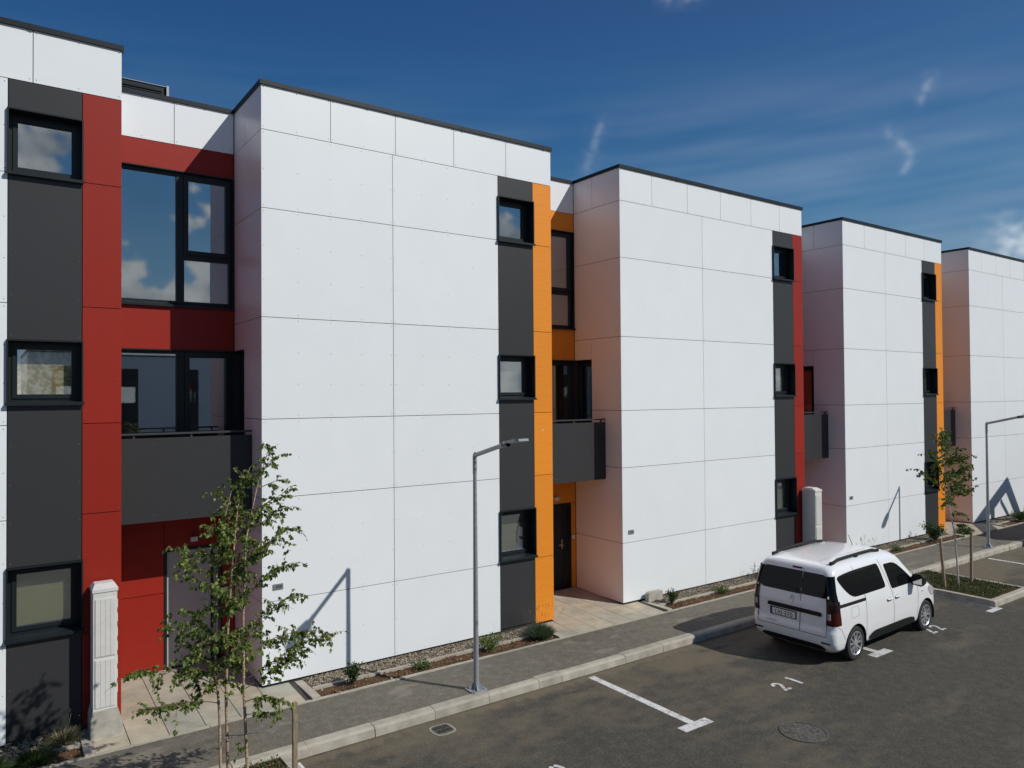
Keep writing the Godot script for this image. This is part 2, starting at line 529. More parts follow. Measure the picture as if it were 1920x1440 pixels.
	for s in strokes:
		var pts := []
		for p in s[0]:
			pts.append(p)
		var lo := Vector2(999, 999)
		var hi := Vector2(-999, -999)
		for p in pts:
			lo = lo.min(p)
			hi = hi.max(p)
		var r: float = s[1]
		for j in range(int((90.0 - hi.y - 3.0 * r) / 180.0 * h), int((90.0 - lo.y + 3.0 * r) / 180.0 * h) + 1):
			var el := 90.0 - 180.0 * (j + 0.5) / h
			for i in range(int((lo.x - 3.0 * r) / 360.0 * w), int((hi.x + 3.0 * r) / 360.0 * w) + 1):
				var az := 360.0 * (i + 0.5) / w
				var q := Vector2(az, el)
				var fine := 1.0 if float(s[2]) > 0.1 else 0.15
				q += fine * Vector2(n2.get_noise_2d(az * 1.4, el * 1.4), n2.get_noise_2d(az * 1.4 + 50.0, el * 1.4)) * 0.55 * minf(r, 0.6)
				var best := 99.0
				for k in pts.size() - 1:
					best = minf(best, q.distance_to(Geometry2D.get_closest_point_to_segment(q, pts[k], pts[k + 1])))
				var a := (exp(-best * best / (r * r)) * 0.7 + exp(-best * best / (r * r * 7.0)) * 0.3) * float(s[2]) * clampf(0.7 + fine * n1.get_noise_2d(az * 0.9, el * 1.3) * 1.3, 0.1, 1.3)
				if j >= 0 and j < h:
					var o := (j * w + ((i % w) + w) % w) * 3
					px[o] = lerpf(px[o], 0.85, a)
					px[o + 1] = lerpf(px[o + 1], 0.9, a)
					px[o + 2] = lerpf(px[o + 2], 0.95, a)
	return ImageTexture.create_from_image(Image.create_from_data(w, h, false, Image.FORMAT_RGBF, px.to_byte_array()))

func make_view() -> void:
	var cam := Camera3D.new()
	cam.name = "camera"
	cam.fov = 54.597
	cam.near = 0.1
	cam.far = 4000.0
	cam.position = Vector3(0, 4.6897, 12.3624)
	cam.rotation = Vector3(0.015316, -0.616831, -0.0072276)
	add_child(cam)
	cam.make_current()
	var env := Environment.new()
	env.background_mode = Environment.BG_SKY
	var sm := PanoramaSkyMaterial.new()
	sm.panorama = make_sky()
	var sky := Sky.new()
	sky.sky_material = sm
	env.sky = sky
	env.tonemap_mode = Environment.TONE_MAPPER_LINEAR
	env.tonemap_exposure = 1.0
	env.sdfgi_enabled = true
	env.ssao_enabled = true
	env.ssil_enabled = true
	var we := WorldEnvironment.new()
	we.name = "environment"
	we.environment = env
	add_child(we)
	var sun := DirectionalLight3D.new()
	sun.name = "sun"
	sun.light_color = Color(1.0, 0.985, 0.955)
	sun.light_energy = 1.22
	sun.light_angular_distance = 0.5
	sun.shadow_enabled = true
	add_child(sun)
	sun.look_at_from_position(Vector3(42, 64.5, 63), Vector3.ZERO, Vector3.UP)

# ---------------------------------------------------------------- ground
func sheet(x0: float, x1: float, z0: float, z1: float, y: float, nx := 1, nz := 1) -> SurfaceTool:
	# flat sheet with a second UV set laid over x -8..40, z 0..24
	var st := nst()
	for i in nx:
		for j in nz:
			var xa := lerpf(x0, x1, float(i) / nx)
			var xb := lerpf(x0, x1, float(i + 1) / nx)
			var za := lerpf(z0, z1, float(j) / nz)
			var zb := lerpf(z0, z1, float(j + 1) / nz)
			for p in [[xa, za], [xb, zb], [xa, zb], [xa, za], [xb, za], [xb, zb]]:
				st.set_normal(Vector3.UP)
				st.set_uv(Vector2(p[0], p[1]))
				st.set_uv2(Vector2((p[0] + 8.0) / 48.0, p[1] / 24.0))
				st.add_vertex(Vector3(p[0], y, p[1]))
	return st

func pebble_mesh(sd: int) -> ArrayMesh:
	# a small uneven stone of 20 faces
	rng.seed = sd
	var t := (1.0 + sqrt(5.0)) / 2.0
	var v := [Vector3(-1, t, 0), Vector3(1, t, 0), Vector3(-1, -t, 0), Vector3(1, -t, 0), Vector3(0, -1, t), Vector3(0, 1, t), Vector3(0, -1, -t), Vector3(0, 1, -t), Vector3(t, 0, -1), Vector3(t, 0, 1), Vector3(-t, 0, -1), Vector3(-t, 0, 1)]
	for k in 12:
		v[k] = v[k].normalized() * rng.randf_range(0.75, 1.15) * Vector3(1.0, 0.62, 0.8)
	var f := [0, 11, 5, 0, 5, 1, 0, 1, 7, 0, 7, 10, 0, 10, 11, 1, 5, 9, 5, 11, 4, 11, 10, 2, 10, 7, 6, 7, 1, 8, 3, 9, 4, 3, 4, 2, 3, 2, 6, 3, 6, 8, 3, 8, 9, 4, 9, 5, 2, 4, 11, 6, 2, 10, 8, 6, 7, 9, 8, 1]
	var st := nst()
	for k in range(0, 60, 3):
		st.set_color(Color.WHITE)
		tri(st, v[f[k]], v[f[k + 1]], v[f[k + 2]])
	return st.commit()

func scatter(called: String, mesh: Mesh, m: Material, xf: Array, cols: Array) -> MultiMeshInstance3D:
	var mm := MultiMesh.new()
	mm.transform_format = MultiMesh.TRANSFORM_3D
	mm.use_colors = true
	mm.mesh = mesh
	mm.instance_count = xf.size()
	for k in xf.size():
		mm.set_instance_transform(k, xf[k])
		mm.set_instance_color(k, cols[k])
	var o := MultiMeshInstance3D.new()
	o.name = numbered(called)
	o.multimesh = mm
	o.material_override = m
	o.set_meta("kind", "stuff")
	add_child(o)
	return o

func gravel(x0: float, x1: float, z0: float, z1: float, y: float, per_m2: float, label: String, sd: int) -> void:
	rng.seed = sd
	var xf := []
	var cols := []
	var tones := [Vector3(0.23, 0.205, 0.16), Vector3(0.33, 0.30, 0.25), Vector3(0.15, 0.135, 0.11), Vector3(0.21, 0.17, 0.12), Vector3(0.42, 0.39, 0.34), Vector3(0.10, 0.093, 0.085)]
	for k in int((x1 - x0) * (z1 - z0) * per_m2):
		var s := rng.randf_range(0.009, 0.02)
		var b := Basis.from_euler(Vector3(rng.randf_range(-0.6, 0.6), rng.randf() * TAU, rng.randf_range(-0.6, 0.6))).scaled(Vector3.ONE * s)
		xf.append(Transform3D(b, Vector3(rng.randf_range(x0, x1), y + rng.randf_range(-0.004, 0.012), rng.randf_range(z0, z1))))
		var t: Vector3 = tones[rng.randi() % tones.size()] * rng.randf_range(0.65, 1.2)
		cols.append(Color(t.x * 1.03, t.y * 0.97, t.z * 0.86))
	var o := scatter("gravel", pebble_mesh(sd), M.pebble, xf, cols)
	o.set_meta("label", label)
	o.set_meta("category", "gravel")

func soil_bed(called: String, x0: float, x1: float, z0: float, z1: float, y: float, amp: float, sd: int, clods: float) -> void:
	var n := FastNoiseLite.new()
	n.seed = sd
	n.frequency = 2.6
	n.fractal_octaves = 3
	var st := nst()
	var nx := int((x1 - x0) / 0.06) + 1
	var nz := int((z1 - z0) / 0.06) + 1
	var hgt := func(i: int, j: int) -> Vector3:
		var x := lerpf(x0, x1, float(i) / nx)
		var z := lerpf(z0, z1, float(j) / nz)
		var edge := minf(minf(i, nx - i), minf(j, nz - j))
		return Vector3(x, y + n.get_noise_2d(x, z) * amp * clampf(edge / 2.0, 0.0, 1.0), z)
	for i in nx:
		for j in nz:
			quad(st, hgt.call(i, j + 1), hgt.call(i + 1, j + 1), hgt.call(i + 1, j), hgt.call(i, j))
	struct(called, st, M.soil)
	rng.seed = sd + 1
	var xf := []
	var cols := []
	for k in int((x1 - x0) * (z1 - z0) * clods):
		var s := rng.randf_range(0.006, 0.017) if rng.randf() < 0.9 else rng.randf_range(0.018, 0.03)
		var x := rng.randf_range(x0, x1)
		var z := rng.randf_range(z0, z1)
		xf.append(Transform3D(Basis.from_euler(Vector3(rng.randf() * TAU, rng.randf() * TAU, 0)).scaled(Vector3.ONE * s), Vector3(x, y + n.get_noise_2d(x, z) * amp + s * 0.2, z)))
		var t := Vector3(0.13, 0.075, 0.042) * rng.randf_range(0.6, 1.5)
		if rng.randf() < 0.05:
			t = Vector3(0.36, 0.33, 0.28)
		cols.append(Color(t.x, t.y, t.z))
	var o := scatter("soil_clods", pebble_mesh(sd), M.clod, xf, cols)
	o.set_meta("label", "brown crumbled soil of the planting strip")
	o.set_meta("category", "soil")

func stone_row(called: String, piece: String, x0: float, x1: float, len_: float, prof: Array, sd: int) -> void:
	# a row of separate stones along x; the profile runs in (z, y)
	var node := struct_node(called, Vector3(x0, 0, 0))
	rng.seed = sd
	var shapes := []
	for v in 3:
		var pf := []
		for p in prof:
			pf.append(p + Vector2(rng.randf_range(-0.003, 0.003), rng.randf_range(-0.003, 0.003)))
		var st := nst()
		prism(st, pf, Vector3(0, 0, 1), Vector3(0, 1, 0), Vector3(0.004, 0, 0), Vector3(len_ - 0.008, 0, 0))
		shapes.append(st.commit())
	var x := x0
	while x < x1 - 0.01:
		var piece_len := len_
		if called == "kerb" and rng.randf() < 0.4:
			piece_len = len_ * 0.5
		var o := local_obj(piece, shapes[rng.randi() % 3], M.kerb[rng.randi() % 4], node, Vector3(x - x0, rng.randf_range(-0.004, 0.004), rng.randf_range(-0.004, 0.004)))
		o.rotation.y = rng.randf_range(-0.002, 0.002)
		o.scale.x = (piece_len - 0.0001) / len_
		x += piece_len

func patio_y(z: float) -> float:
	return lerpf(0.012, -0.105, clampf((z - RZ) / (0.84 - RZ), 0.0, 1.0))

func patio(D: float, N: float, sd: int) -> void:
	# large slabs, laid on a bed that falls gently to the pavement
	var node := struct_node("patio", Vector3(D, 0, 0))
	var st := nst()
	quad(st, Vector3(D - 0.02, patio_y(0) - 0.012, 0), Vector3(N + 0.02, patio_y(0) - 0.012, 0), Vector3(N + 0.02, patio_y(RZ) - 0.012, RZ), Vector3(D - 0.02, patio_y(RZ) - 0.012, RZ))
	quad(st, Vector3(D - 0.42, patio_y(0.84) - 0.012, 0.84), Vector3(N + 0.66, patio_y(0.84) - 0.012, 0.84), Vector3(N + 0.66, patio_y(0) - 0.012, 0), Vector3(D - 0.42, patio_y(0) - 0.012, 0))
	obj("mortar_bed", st, M.joint, node)
	rng.seed = sd
	var xs := []
	var x := N - 0.065
	while x > D - 0.4:
		xs.push_front(x)
		x -= 0.497
	xs.push_front(maxf(x, D - 0.42))
	x = N - 0.065 + 0.497
	xs.append(minf(x, N + 0.52))
	var zs := [RZ + 0.004, -0.62, 0.0, 0.5, 0.84]
	for i in xs.size() - 1:
		for j in zs.size() - 1:
			var xa: float = xs[i] + 0.0055
			var xb: float = xs[i + 1] - 0.0055
			if zs[j] < -0.01:
				xa = maxf(xa, D + 0.004)
				xb = minf(xb, N - 0.004)
			if xb - xa < 0.03:
				continue
			var za: float = zs[j] + 0.0055
			var zb: float = zs[j + 1] - 0.0055
			var t := nst()
			var dy := rng.randf_range(-0.0015, 0.0015)
			var a := Vector3(xa, patio_y(zb) + dy, zb)
			var b := Vector3(xb, patio_y(zb) + dy, zb)
			var c := Vector3(xb, patio_y(za) + dy, za)
			var d := Vector3(xa, patio_y(za) + dy, za)
			var down := Vector3(0, -0.03, 0)
			quad(t, a, b, c, d)
			quad(t, a + down, b + down, b, a)
			quad(t, b + down, c + down, c, b)
			quad(t, c + down, d + down, d, c)
			quad(t, d + down, a + down, a, d)
			obj("slab", t, M.tile[rng.randi() % 4], node)
	# narrow border stones at both ends
	for e in [[N + 0.525, N + 0.66], [D - 0.55, D - 0.425]]:
		var t := nst()
		bx(t, Vector3(e[0], -0.2, 0.02), Vector3(e[1], -0.07, 0.86))
		obj("border_stone", t, M.kerb[rng.randi() % 4], node)

func road_paint(called: String, st: SurfaceTool) -> void:
	var o := obj(numbered(called), st, M.paint)
	o.set_meta("kind", "structure")

const NS := 0.64      # size of the stencilled figures

func number_two(st: SurfaceTool, o: Vector3) -> void:
	# stencilled 2, top towards -z
	var pts := []
	for k in 9:
		var a := PI + PI * 1.12 * k / 8.0
		pts.append(o + Vector3(0.15 + 0.115 * cos(a), 0, 0.14 + 0.115 * sin(a)) * NS)
	pts.append(o + Vector3(0.19, 0, 0.29) * NS)
	pts.append(o + Vector3(0.10, 0, 0.38) * NS)
	ribbon(st, pts, 0.095 * NS, Vector3.UP)
	ribbon(st, [o + Vector3(0.02, 0, 0.455) * NS, o + Vector3(0.15, 0, 0.455) * NS], 0.095 * NS, Vector3.UP)
	ribbon(st, [o + Vector3(0.18, 0, 0.455) * NS, o + Vector3(0.30, 0, 0.455) * NS], 0.095 * NS, Vector3.UP)

func number_one(st: SurfaceTool, o: Vector3) -> void:
	ribbon(st, [o + Vector3(0.10, 0, 0.11) * NS, o + Vector3(0.10, 0, 0.52) * NS], 0.1 * NS, Vector3.UP)
	ribbon(st, [o + Vector3(0.02, 0, 0.06) * NS, o + Vector3(0.13, 0, 0.04) * NS], 0.1 * NS, Vector3.UP)

func number_zero(st: SurfaceTool, o: Vector3) -> void:
	for s in [-1.0, 1.0]:
		var pts := []
		for k in 9:
			var a := -PI * 0.42 + PI * 0.84 * k / 8.0
			pts.append(o + Vector3(0.15 + s * 0.115 * cos(a), 0, 0.25 + 0.21 * sin(a)) * NS)
		ribbon(st, pts, 0.095 * NS, Vector3.UP)

func make_ground() -> void:
	struct("ground", sheet(-1500, 1500, -1500, 1500, -0.42), M.earth)
	struct("road", sheet(-60, 110, 2.2, 24, RD, 34, 6), M.asphalt)
	struct("pavement", sheet(-60, 110, 0.88, 2.16, SW, 34, 1), M.path)
	# bed under everything between the houses and the pavement
	struct("ground_bed", sheet(-60, 110, -10, 0.9, -0.16), M.gravel_bed)
	stone_row("kerb", "kerb_stone", -6.35, 62.0, 1.0, [Vector2(2.12, -0.4), Vector2(2.12, SW + 0.004), Vector2(2.255, SW + 0.002), Vector2(2.30, SW - 0.03), Vector2(2.325, -0.4)], 3)
	var st := nst()
	# bay markings: dividing lines with T heads, bay numbers
	for x in [8.70, 13.92]:
		st = nst()
		quad(st, Vector3(x - 0.07, RD + 0.004, 4.70), Vector3(x + 0.07, RD + 0.004, 4.70), Vector3(x + 0.07, RD + 0.004, 2.43), Vector3(x - 0.07, RD + 0.004, 2.43))
		quad(st, Vector3(x - 0.31, RD + 0.004, 4.88), Vector3(x + 0.30, RD + 0.004, 4.88), Vector3(x + 0.30, RD + 0.004, 4.70), Vector3(x - 0.31, RD + 0.004, 4.70))
		road_paint("bay_line", st)
	for q in [[18.86, 18.98, 18.45, 19.0], [3.43, 3.5, 3.43, 3.95]]:
		st = nst()
		quad(st, Vector3(q[0], RD + 0.004, 4.76), Vector3(q[1], RD + 0.004, 4.76), Vector3(q[1], RD + 0.004, 2.4), Vector3(q[0], RD + 0.004, 2.4))
		quad(st, Vector3(q[2], RD + 0.004, 4.9), Vector3(q[3], RD + 0.004, 4.9), Vector3(q[3], RD + 0.004, 4.76), Vector3(q[2], RD + 0.004, 4.76))
		road_paint("bay_line", st)
	st = nst()
	quad(st, Vector3(20.98, RD + 0.004, 4.86), Vector3(21.6, RD + 0.004, 4.86), Vector3(21.6, RD + 0.004, 4.72), Vector3(20.98, RD + 0.004, 4.72))
	quad(st, Vector3(24.3, RD + 0.004, 4.72), Vector3(24.42, RD + 0.004, 4.72), Vector3(24.42, RD + 0.004, 2.43), Vector3(24.3, RD + 0.004, 2.43))
	road_paint("bay_line", st)
	var y := RD + 0.004
	for b in [[5.74, 4.47, 0], [10.88, 4.50, 1], [15.90, 4.52, 2]]:
		st = nst()
		number_two(st, Vector3(b[0], y, b[1]))
		if b[2] == 0:
			number_zero(st, Vector3(b[0] + 0.36, y, b[1]))
		elif b[2] == 1:
			number_one(st, Vector3(b[0] + 0.46, y, b[1] - 0.04))
		else:
			number_two(st, Vector3(b[0] + 0.36, y, b[1]))
		road_paint("bay_number", st)
	# manhole cover, its filling and ring
	var mh := thing("manhole_cover", "round worn manhole cover set in the asphalt of the parking lot", "manhole", Vector3(9.78, RD, 5.88))
	st = nst()
	lathe(st, Vector3(9.78, RD, 5.88), [Vector2(0.345, 0.002), Vector2(0.345, 0.012), Vector2(0.31, 0.013), Vector2(0.31, 0.004)], 40)
	obj("ring", st, M.castiron, mh)
	st = nst()
	lathe(st, Vector3(9.78, RD, 5.88), [Vector2(0.302, 0.003), Vector2(0.302, 0.009), Vector2(0.11, 0.010), Vector2(0.10, 0.006), Vector2(0.001, 0.006)], 40)
	rng.seed = 77
	for k in 180:
		var a := rng.randf() * TAU
		var r := sqrt(rng.randf()) * 0.29
		var c := Vector3(9.78 + r * cos(a), RD + 0.009, 5.88 + r * sin(a))
		if r > 0.12:
			bx(st, c - Vector3(0.008, 0.002, 0.008), c + Vector3(0.008, 0.004, 0.008))
	obj("lid", st, M.castiron, mh)
	# gully grate in a concrete collar by the kerb
	var g := thing("drain_grate", "slotted gully grate in a concrete collar beside the kerb", "drain", Vector3(5.56, RD, 2.68))
	var gx := 5.56
	var gz := 2.68
	var oct := func(r: float) -> Array:
		var out := []
		for k in 24:
			var a := TAU * k / 24.0
			var q := Vector2(cos(a), sin(a))
			out.append(q * r / pow(pow(absf(q.x), 4.0) + pow(absf(q.y), 4.0), 0.25))
		return out
	st = nst()
	prism(st, oct.call(0.175), Vector3(1, 0, 0), Vector3(0, 0, 1), Vector3(gx, RD - 0.03, gz), Vector3(0, 0.034, 0))
	obj("collar", st, M.kerb[1], g)
	st = nst()
	prism(st, oct.call(0.145), Vector3(1, 0, 0), Vector3(0, 0, 1), Vector3(gx, RD - 0.02, gz), Vector3(0, 0.03, 0))
	obj("grate", st, M.castiron, g)
	for k in 7:
		for r in 2:
			st = nst()
			var x := gx - 0.105 + 0.035 * k
			var z := gz - 0.108 + 0.114 * r
			prism(st, [Vector2(x - 0.010, z + 0.01), Vector2(x, z), Vector2(x + 0.010, z + 0.01), Vector2(x + 0.010, z + 0.092), Vector2(x, z + 0.102), Vector2(x - 0.010, z + 0.092)], Vector3(1, 0, 0), Vector3(0, 0, 1), Vector3(0, RD, 0), Vector3(0, 0.0125, 0))
			obj("slot", st, M.hole, g)

func grit() -> void:
	# small loose stones and crumbs swept against the kerb and strewn over the bays
	rng.seed = 950
	var xf := []
	var cols := []
	for k in 700:
		var near := rng.randf() < 0.7
		var z := 2.34 + absf(rng.randfn(0.0, 0.14)) if near else rng.randf_range(2.4, 9.0)
		var s := rng.randf_range(0.004, 0.011)
		xf.append(Transform3D(Basis.from_euler(Vector3(rng.randf() * TAU, rng.randf() * TAU, 0)).scaled(Vector3.ONE * s), Vector3(rng.randf_range(-2.0, 30.0), RD + s * 0.4, z)))
		var t := Vector3(0.24, 0.215, 0.17) * rng.randf_range(0.5, 1.7)
		cols.append(Color(t.x, t.y, t.z))
	for k in 160:
		var s := rng.randf_range(0.004, 0.009)
		xf.append(Transform3D(Basis.from_euler(Vector3(rng.randf() * TAU, rng.randf() * TAU, 0)).scaled(Vector3.ONE * s), Vector3(rng.randf_range(-2.0, 30.0), SW + s * 0.4, rng.randf_range(0.9, 2.1))))
		var t := Vector3(0.34, 0.31, 0.26) * rng.randf_range(0.6, 1.5)
		cols.append(Color(t.x, t.y, t.z))
	var o := scatter("grit", pebble_mesh(951), M.pebble, xf, cols)
	o.set_meta("label", "loose grit along the kerb and over the bays")
	o.set_meta("category", "grit")

func verge(x0: float, x1: float, k: int, density: float) -> void:
	# gravel along the wall, edging, planting strip, edging
	var place: String = ["in front of the grey strip by the ribbed white cabinet", "below the white wall behind the near lamp post", "below the white wall behind the parked van", "below the white wall behind the staked young tree", "below the farthest white wall"][k]
	gravel(x0, x1, -0.02, 0.425, -0.075, density, "pale pebbles " + place, 100 + k)
	soil_bed("planting_strip", x0, x1, 0.49, 0.82, -0.112, 0.045, 200 + k, 900.0 if k < 3 else 300.0)
	stone_row("edging", "edging_stone", x0, x1, (x1 - x0) / roundf(x1 - x0), [Vector2(0.425, -0.3), Vector2(0.425, -0.07), Vector2(0.49, -0.07), Vector2(0.49, -0.3)], 20 + k)

# ---------------------------------------------------------------- houses
func wall_grid(st: SurfaceTool, ax: int, u0: float, u1: float, v0: float, v1: float, w0: float, w1: float, holes: Array) -> void:
	# wall slab with rectangular holes [u0, u1, v0, v1]; ax 0: u is x and w is z; ax 2: u is z and w is x
	var us := [u0, u1]
	var vs := [v0, v1]
	for h in holes:
		us.append_array([h[0], h[1]])
		vs.append_array([h[2], h[3]])
	us.sort()
	vs.sort()
	for i in us.size() - 1:
		for j in vs.size() - 1:
			if us[i + 1] - us[i] < 1e-4 or vs[j + 1] - vs[j] < 1e-4:
				continue
			var cu: float = (us[i] + us[i + 1]) * 0.5
			var cv: float = (vs[j] + vs[j + 1]) * 0.5
			var open := false
			for h in holes:
				if cu > h[0] and cu < h[1] and cv > h[2] and cv < h[3]:
					open = true
			if open:
				continue
			if ax == 0:
				bx(st, Vector3(us[i], vs[j], w0), Vector3(us[i + 1], vs[j + 1], w1))
			else:
				bx(st, Vector3(w0, vs[j], us[i]), Vector3(w1, vs[j + 1], us[i + 1]))

var rivets := {}
func rivet(kind: String, p: Vector3, n: Vector3) -> void:
	var st: SurfaceTool = rivets[kind]
	var f := frame_of(n)
	var r := 0.0085
	var c := p + n * 0.003
	for k in 6:
		var a := TAU * k / 6.0
		var b := TAU * (k + 1) / 6.0
		var pa: Vector3 = (f[0] * cos(a) + f[1] * sin(a)) * r
		var pb: Vector3 = (f[0] * cos(b) + f[1] * sin(b)) * r
		tri(st, c, c + pa * 0.7, c + pb * 0.7, n)
		quad(st, p + pa, p + pb, c + pb * 0.7, c + pa * 0.7)

# one cladding panel; ax 0 faces +z at w, ax -1 faces -x at w, ax 1 faces +x at w
func panel(h: Node3D, called: String, ms: Array, kind: String, ax: int, u0: float, u1: float, v0: float, v1: float, w: float, gap := 0.005) -> void:
	var a := u0 + gap
	var b := u1 - gap
	var c := v0 + gap
	var d := v1 - gap
	if b - a < 0.02 or d - c < 0.02:
		return
	var bm := BoxMesh.new()
	var at := Vector3.ZERO
	if ax == 0:
		bm.size = Vector3(b - a, d - c, 0.01)
		at = Vector3((a + b) / 2, (c + d) / 2, w - 0.005)
	else:
		bm.size = Vector3(0.01, d - c, b - a)
		at = Vector3(w - ax * 0.005, (c + d) / 2, (a + b) / 2)
	var o := obj(called, bm, ms[rng.randi() % ms.size()], h, at)
	o.rotation.y = rng.randf_range(-0.0006, 0.0006)
	# rivets: along both upright edges and, on wide panels, on inner battens
	var nx := maxi(1, int(roundf((b - a) / 0.62)))
	var ny := maxi(1, int(roundf((d - c) / 0.55)))
	for i in nx + 1:
		for j in ny + 1:
			var u := lerpf(a + 0.035, b - 0.035, float(i) / nx)
			var v := lerpf(c + 0.045, d - 0.045, float(j) / ny)
			if ax == 0:
				rivet(kind, Vector3(u, v, w), Vector3(0, 0, 1))
			else:
				rivet(kind, Vector3(w, v, u), Vector3(ax, 0, 0))

func frame_rect(st: SurfaceTool, x0: float, x1: float, y0: float, y1: float, z0: float, z1: float, t: float) -> void:
	bx(st, Vector3(x0, y0, z0), Vector3(x0 + t, y1, z1))
	bx(st, Vector3(x1 - t, y0, z0), Vector3(x1, y1, z1))
	bx(st, Vector3(x0 + t, y0, z0), Vector3(x1 - t, y0 + t, z1))
	bx(st, Vector3(x0 + t, y1 - t, z0), Vector3(x1 - t, y1, z1))

func small_window(h: Node3D, x0: float, x1: float, y0: float, y1: float, blind: Material) -> void:
	# metal reveal that stands proud of the cladding, sash set back, sill
	var st := nst()
	frame_rect(st, x0 - 0.012, x1 + 0.012, y0, y1, -0.24, 0.045, 0.02)
	var win := obj("window", st, M.frame, h)
	st = nst()
	frame_rect(st, x0 + 0.008, x1 - 0.008, y0 + 0.02, y1 - 0.02, -0.235, -0.17, 0.055)
	obj("window_frame", st, M.frame, win)
	st = nst()
	frame_rect(st, x0 + 0.062, x1 - 0.062, y0 + 0.07, y1 - 0.07, -0.225, -0.152, 0.058)
	bx(st, Vector3(x1 - 0.105, (y0 + y1) / 2 - 0.06, -0.152), Vector3(x1 - 0.085, (y0 + y1) / 2 + 0.06, -0.14))
	obj("sash", st, M.frame, win)
	st = nst()
	bx(st, Vector3(x0 + 0.115, y0 + 0.125, -0.198), Vector3(x1 - 0.115, y1 - 0.125, -0.192))
	obj("pane", st, M.glass, win)
	st = nst()
	prism(st, [Vector2(-0.17, y0 + 0.045), Vector2(0.072, y0 + 0.005), Vector2(0.072, y0 - 0.03), Vector2(0.058, y0 - 0.03), Vector2(0.058, y0 - 0.006), Vector2(-0.17, y0 + 0.03)], Vector3(0, 0, 1), Vector3(0, 1, 0), Vector3(x0 - 0.025, 0, 0), Vector3(x1 - x0 + 0.05, 0, 0))
	obj("sill", st, M.frame, win)
	if blind:
		st = nst()
		bx(st, Vector3(x0 + 0.06, y0 + 0.06, -0.262), Vector3(x1 - 0.06, y1 - 0.06, -0.258))
		obj("blind", st, blind, win)

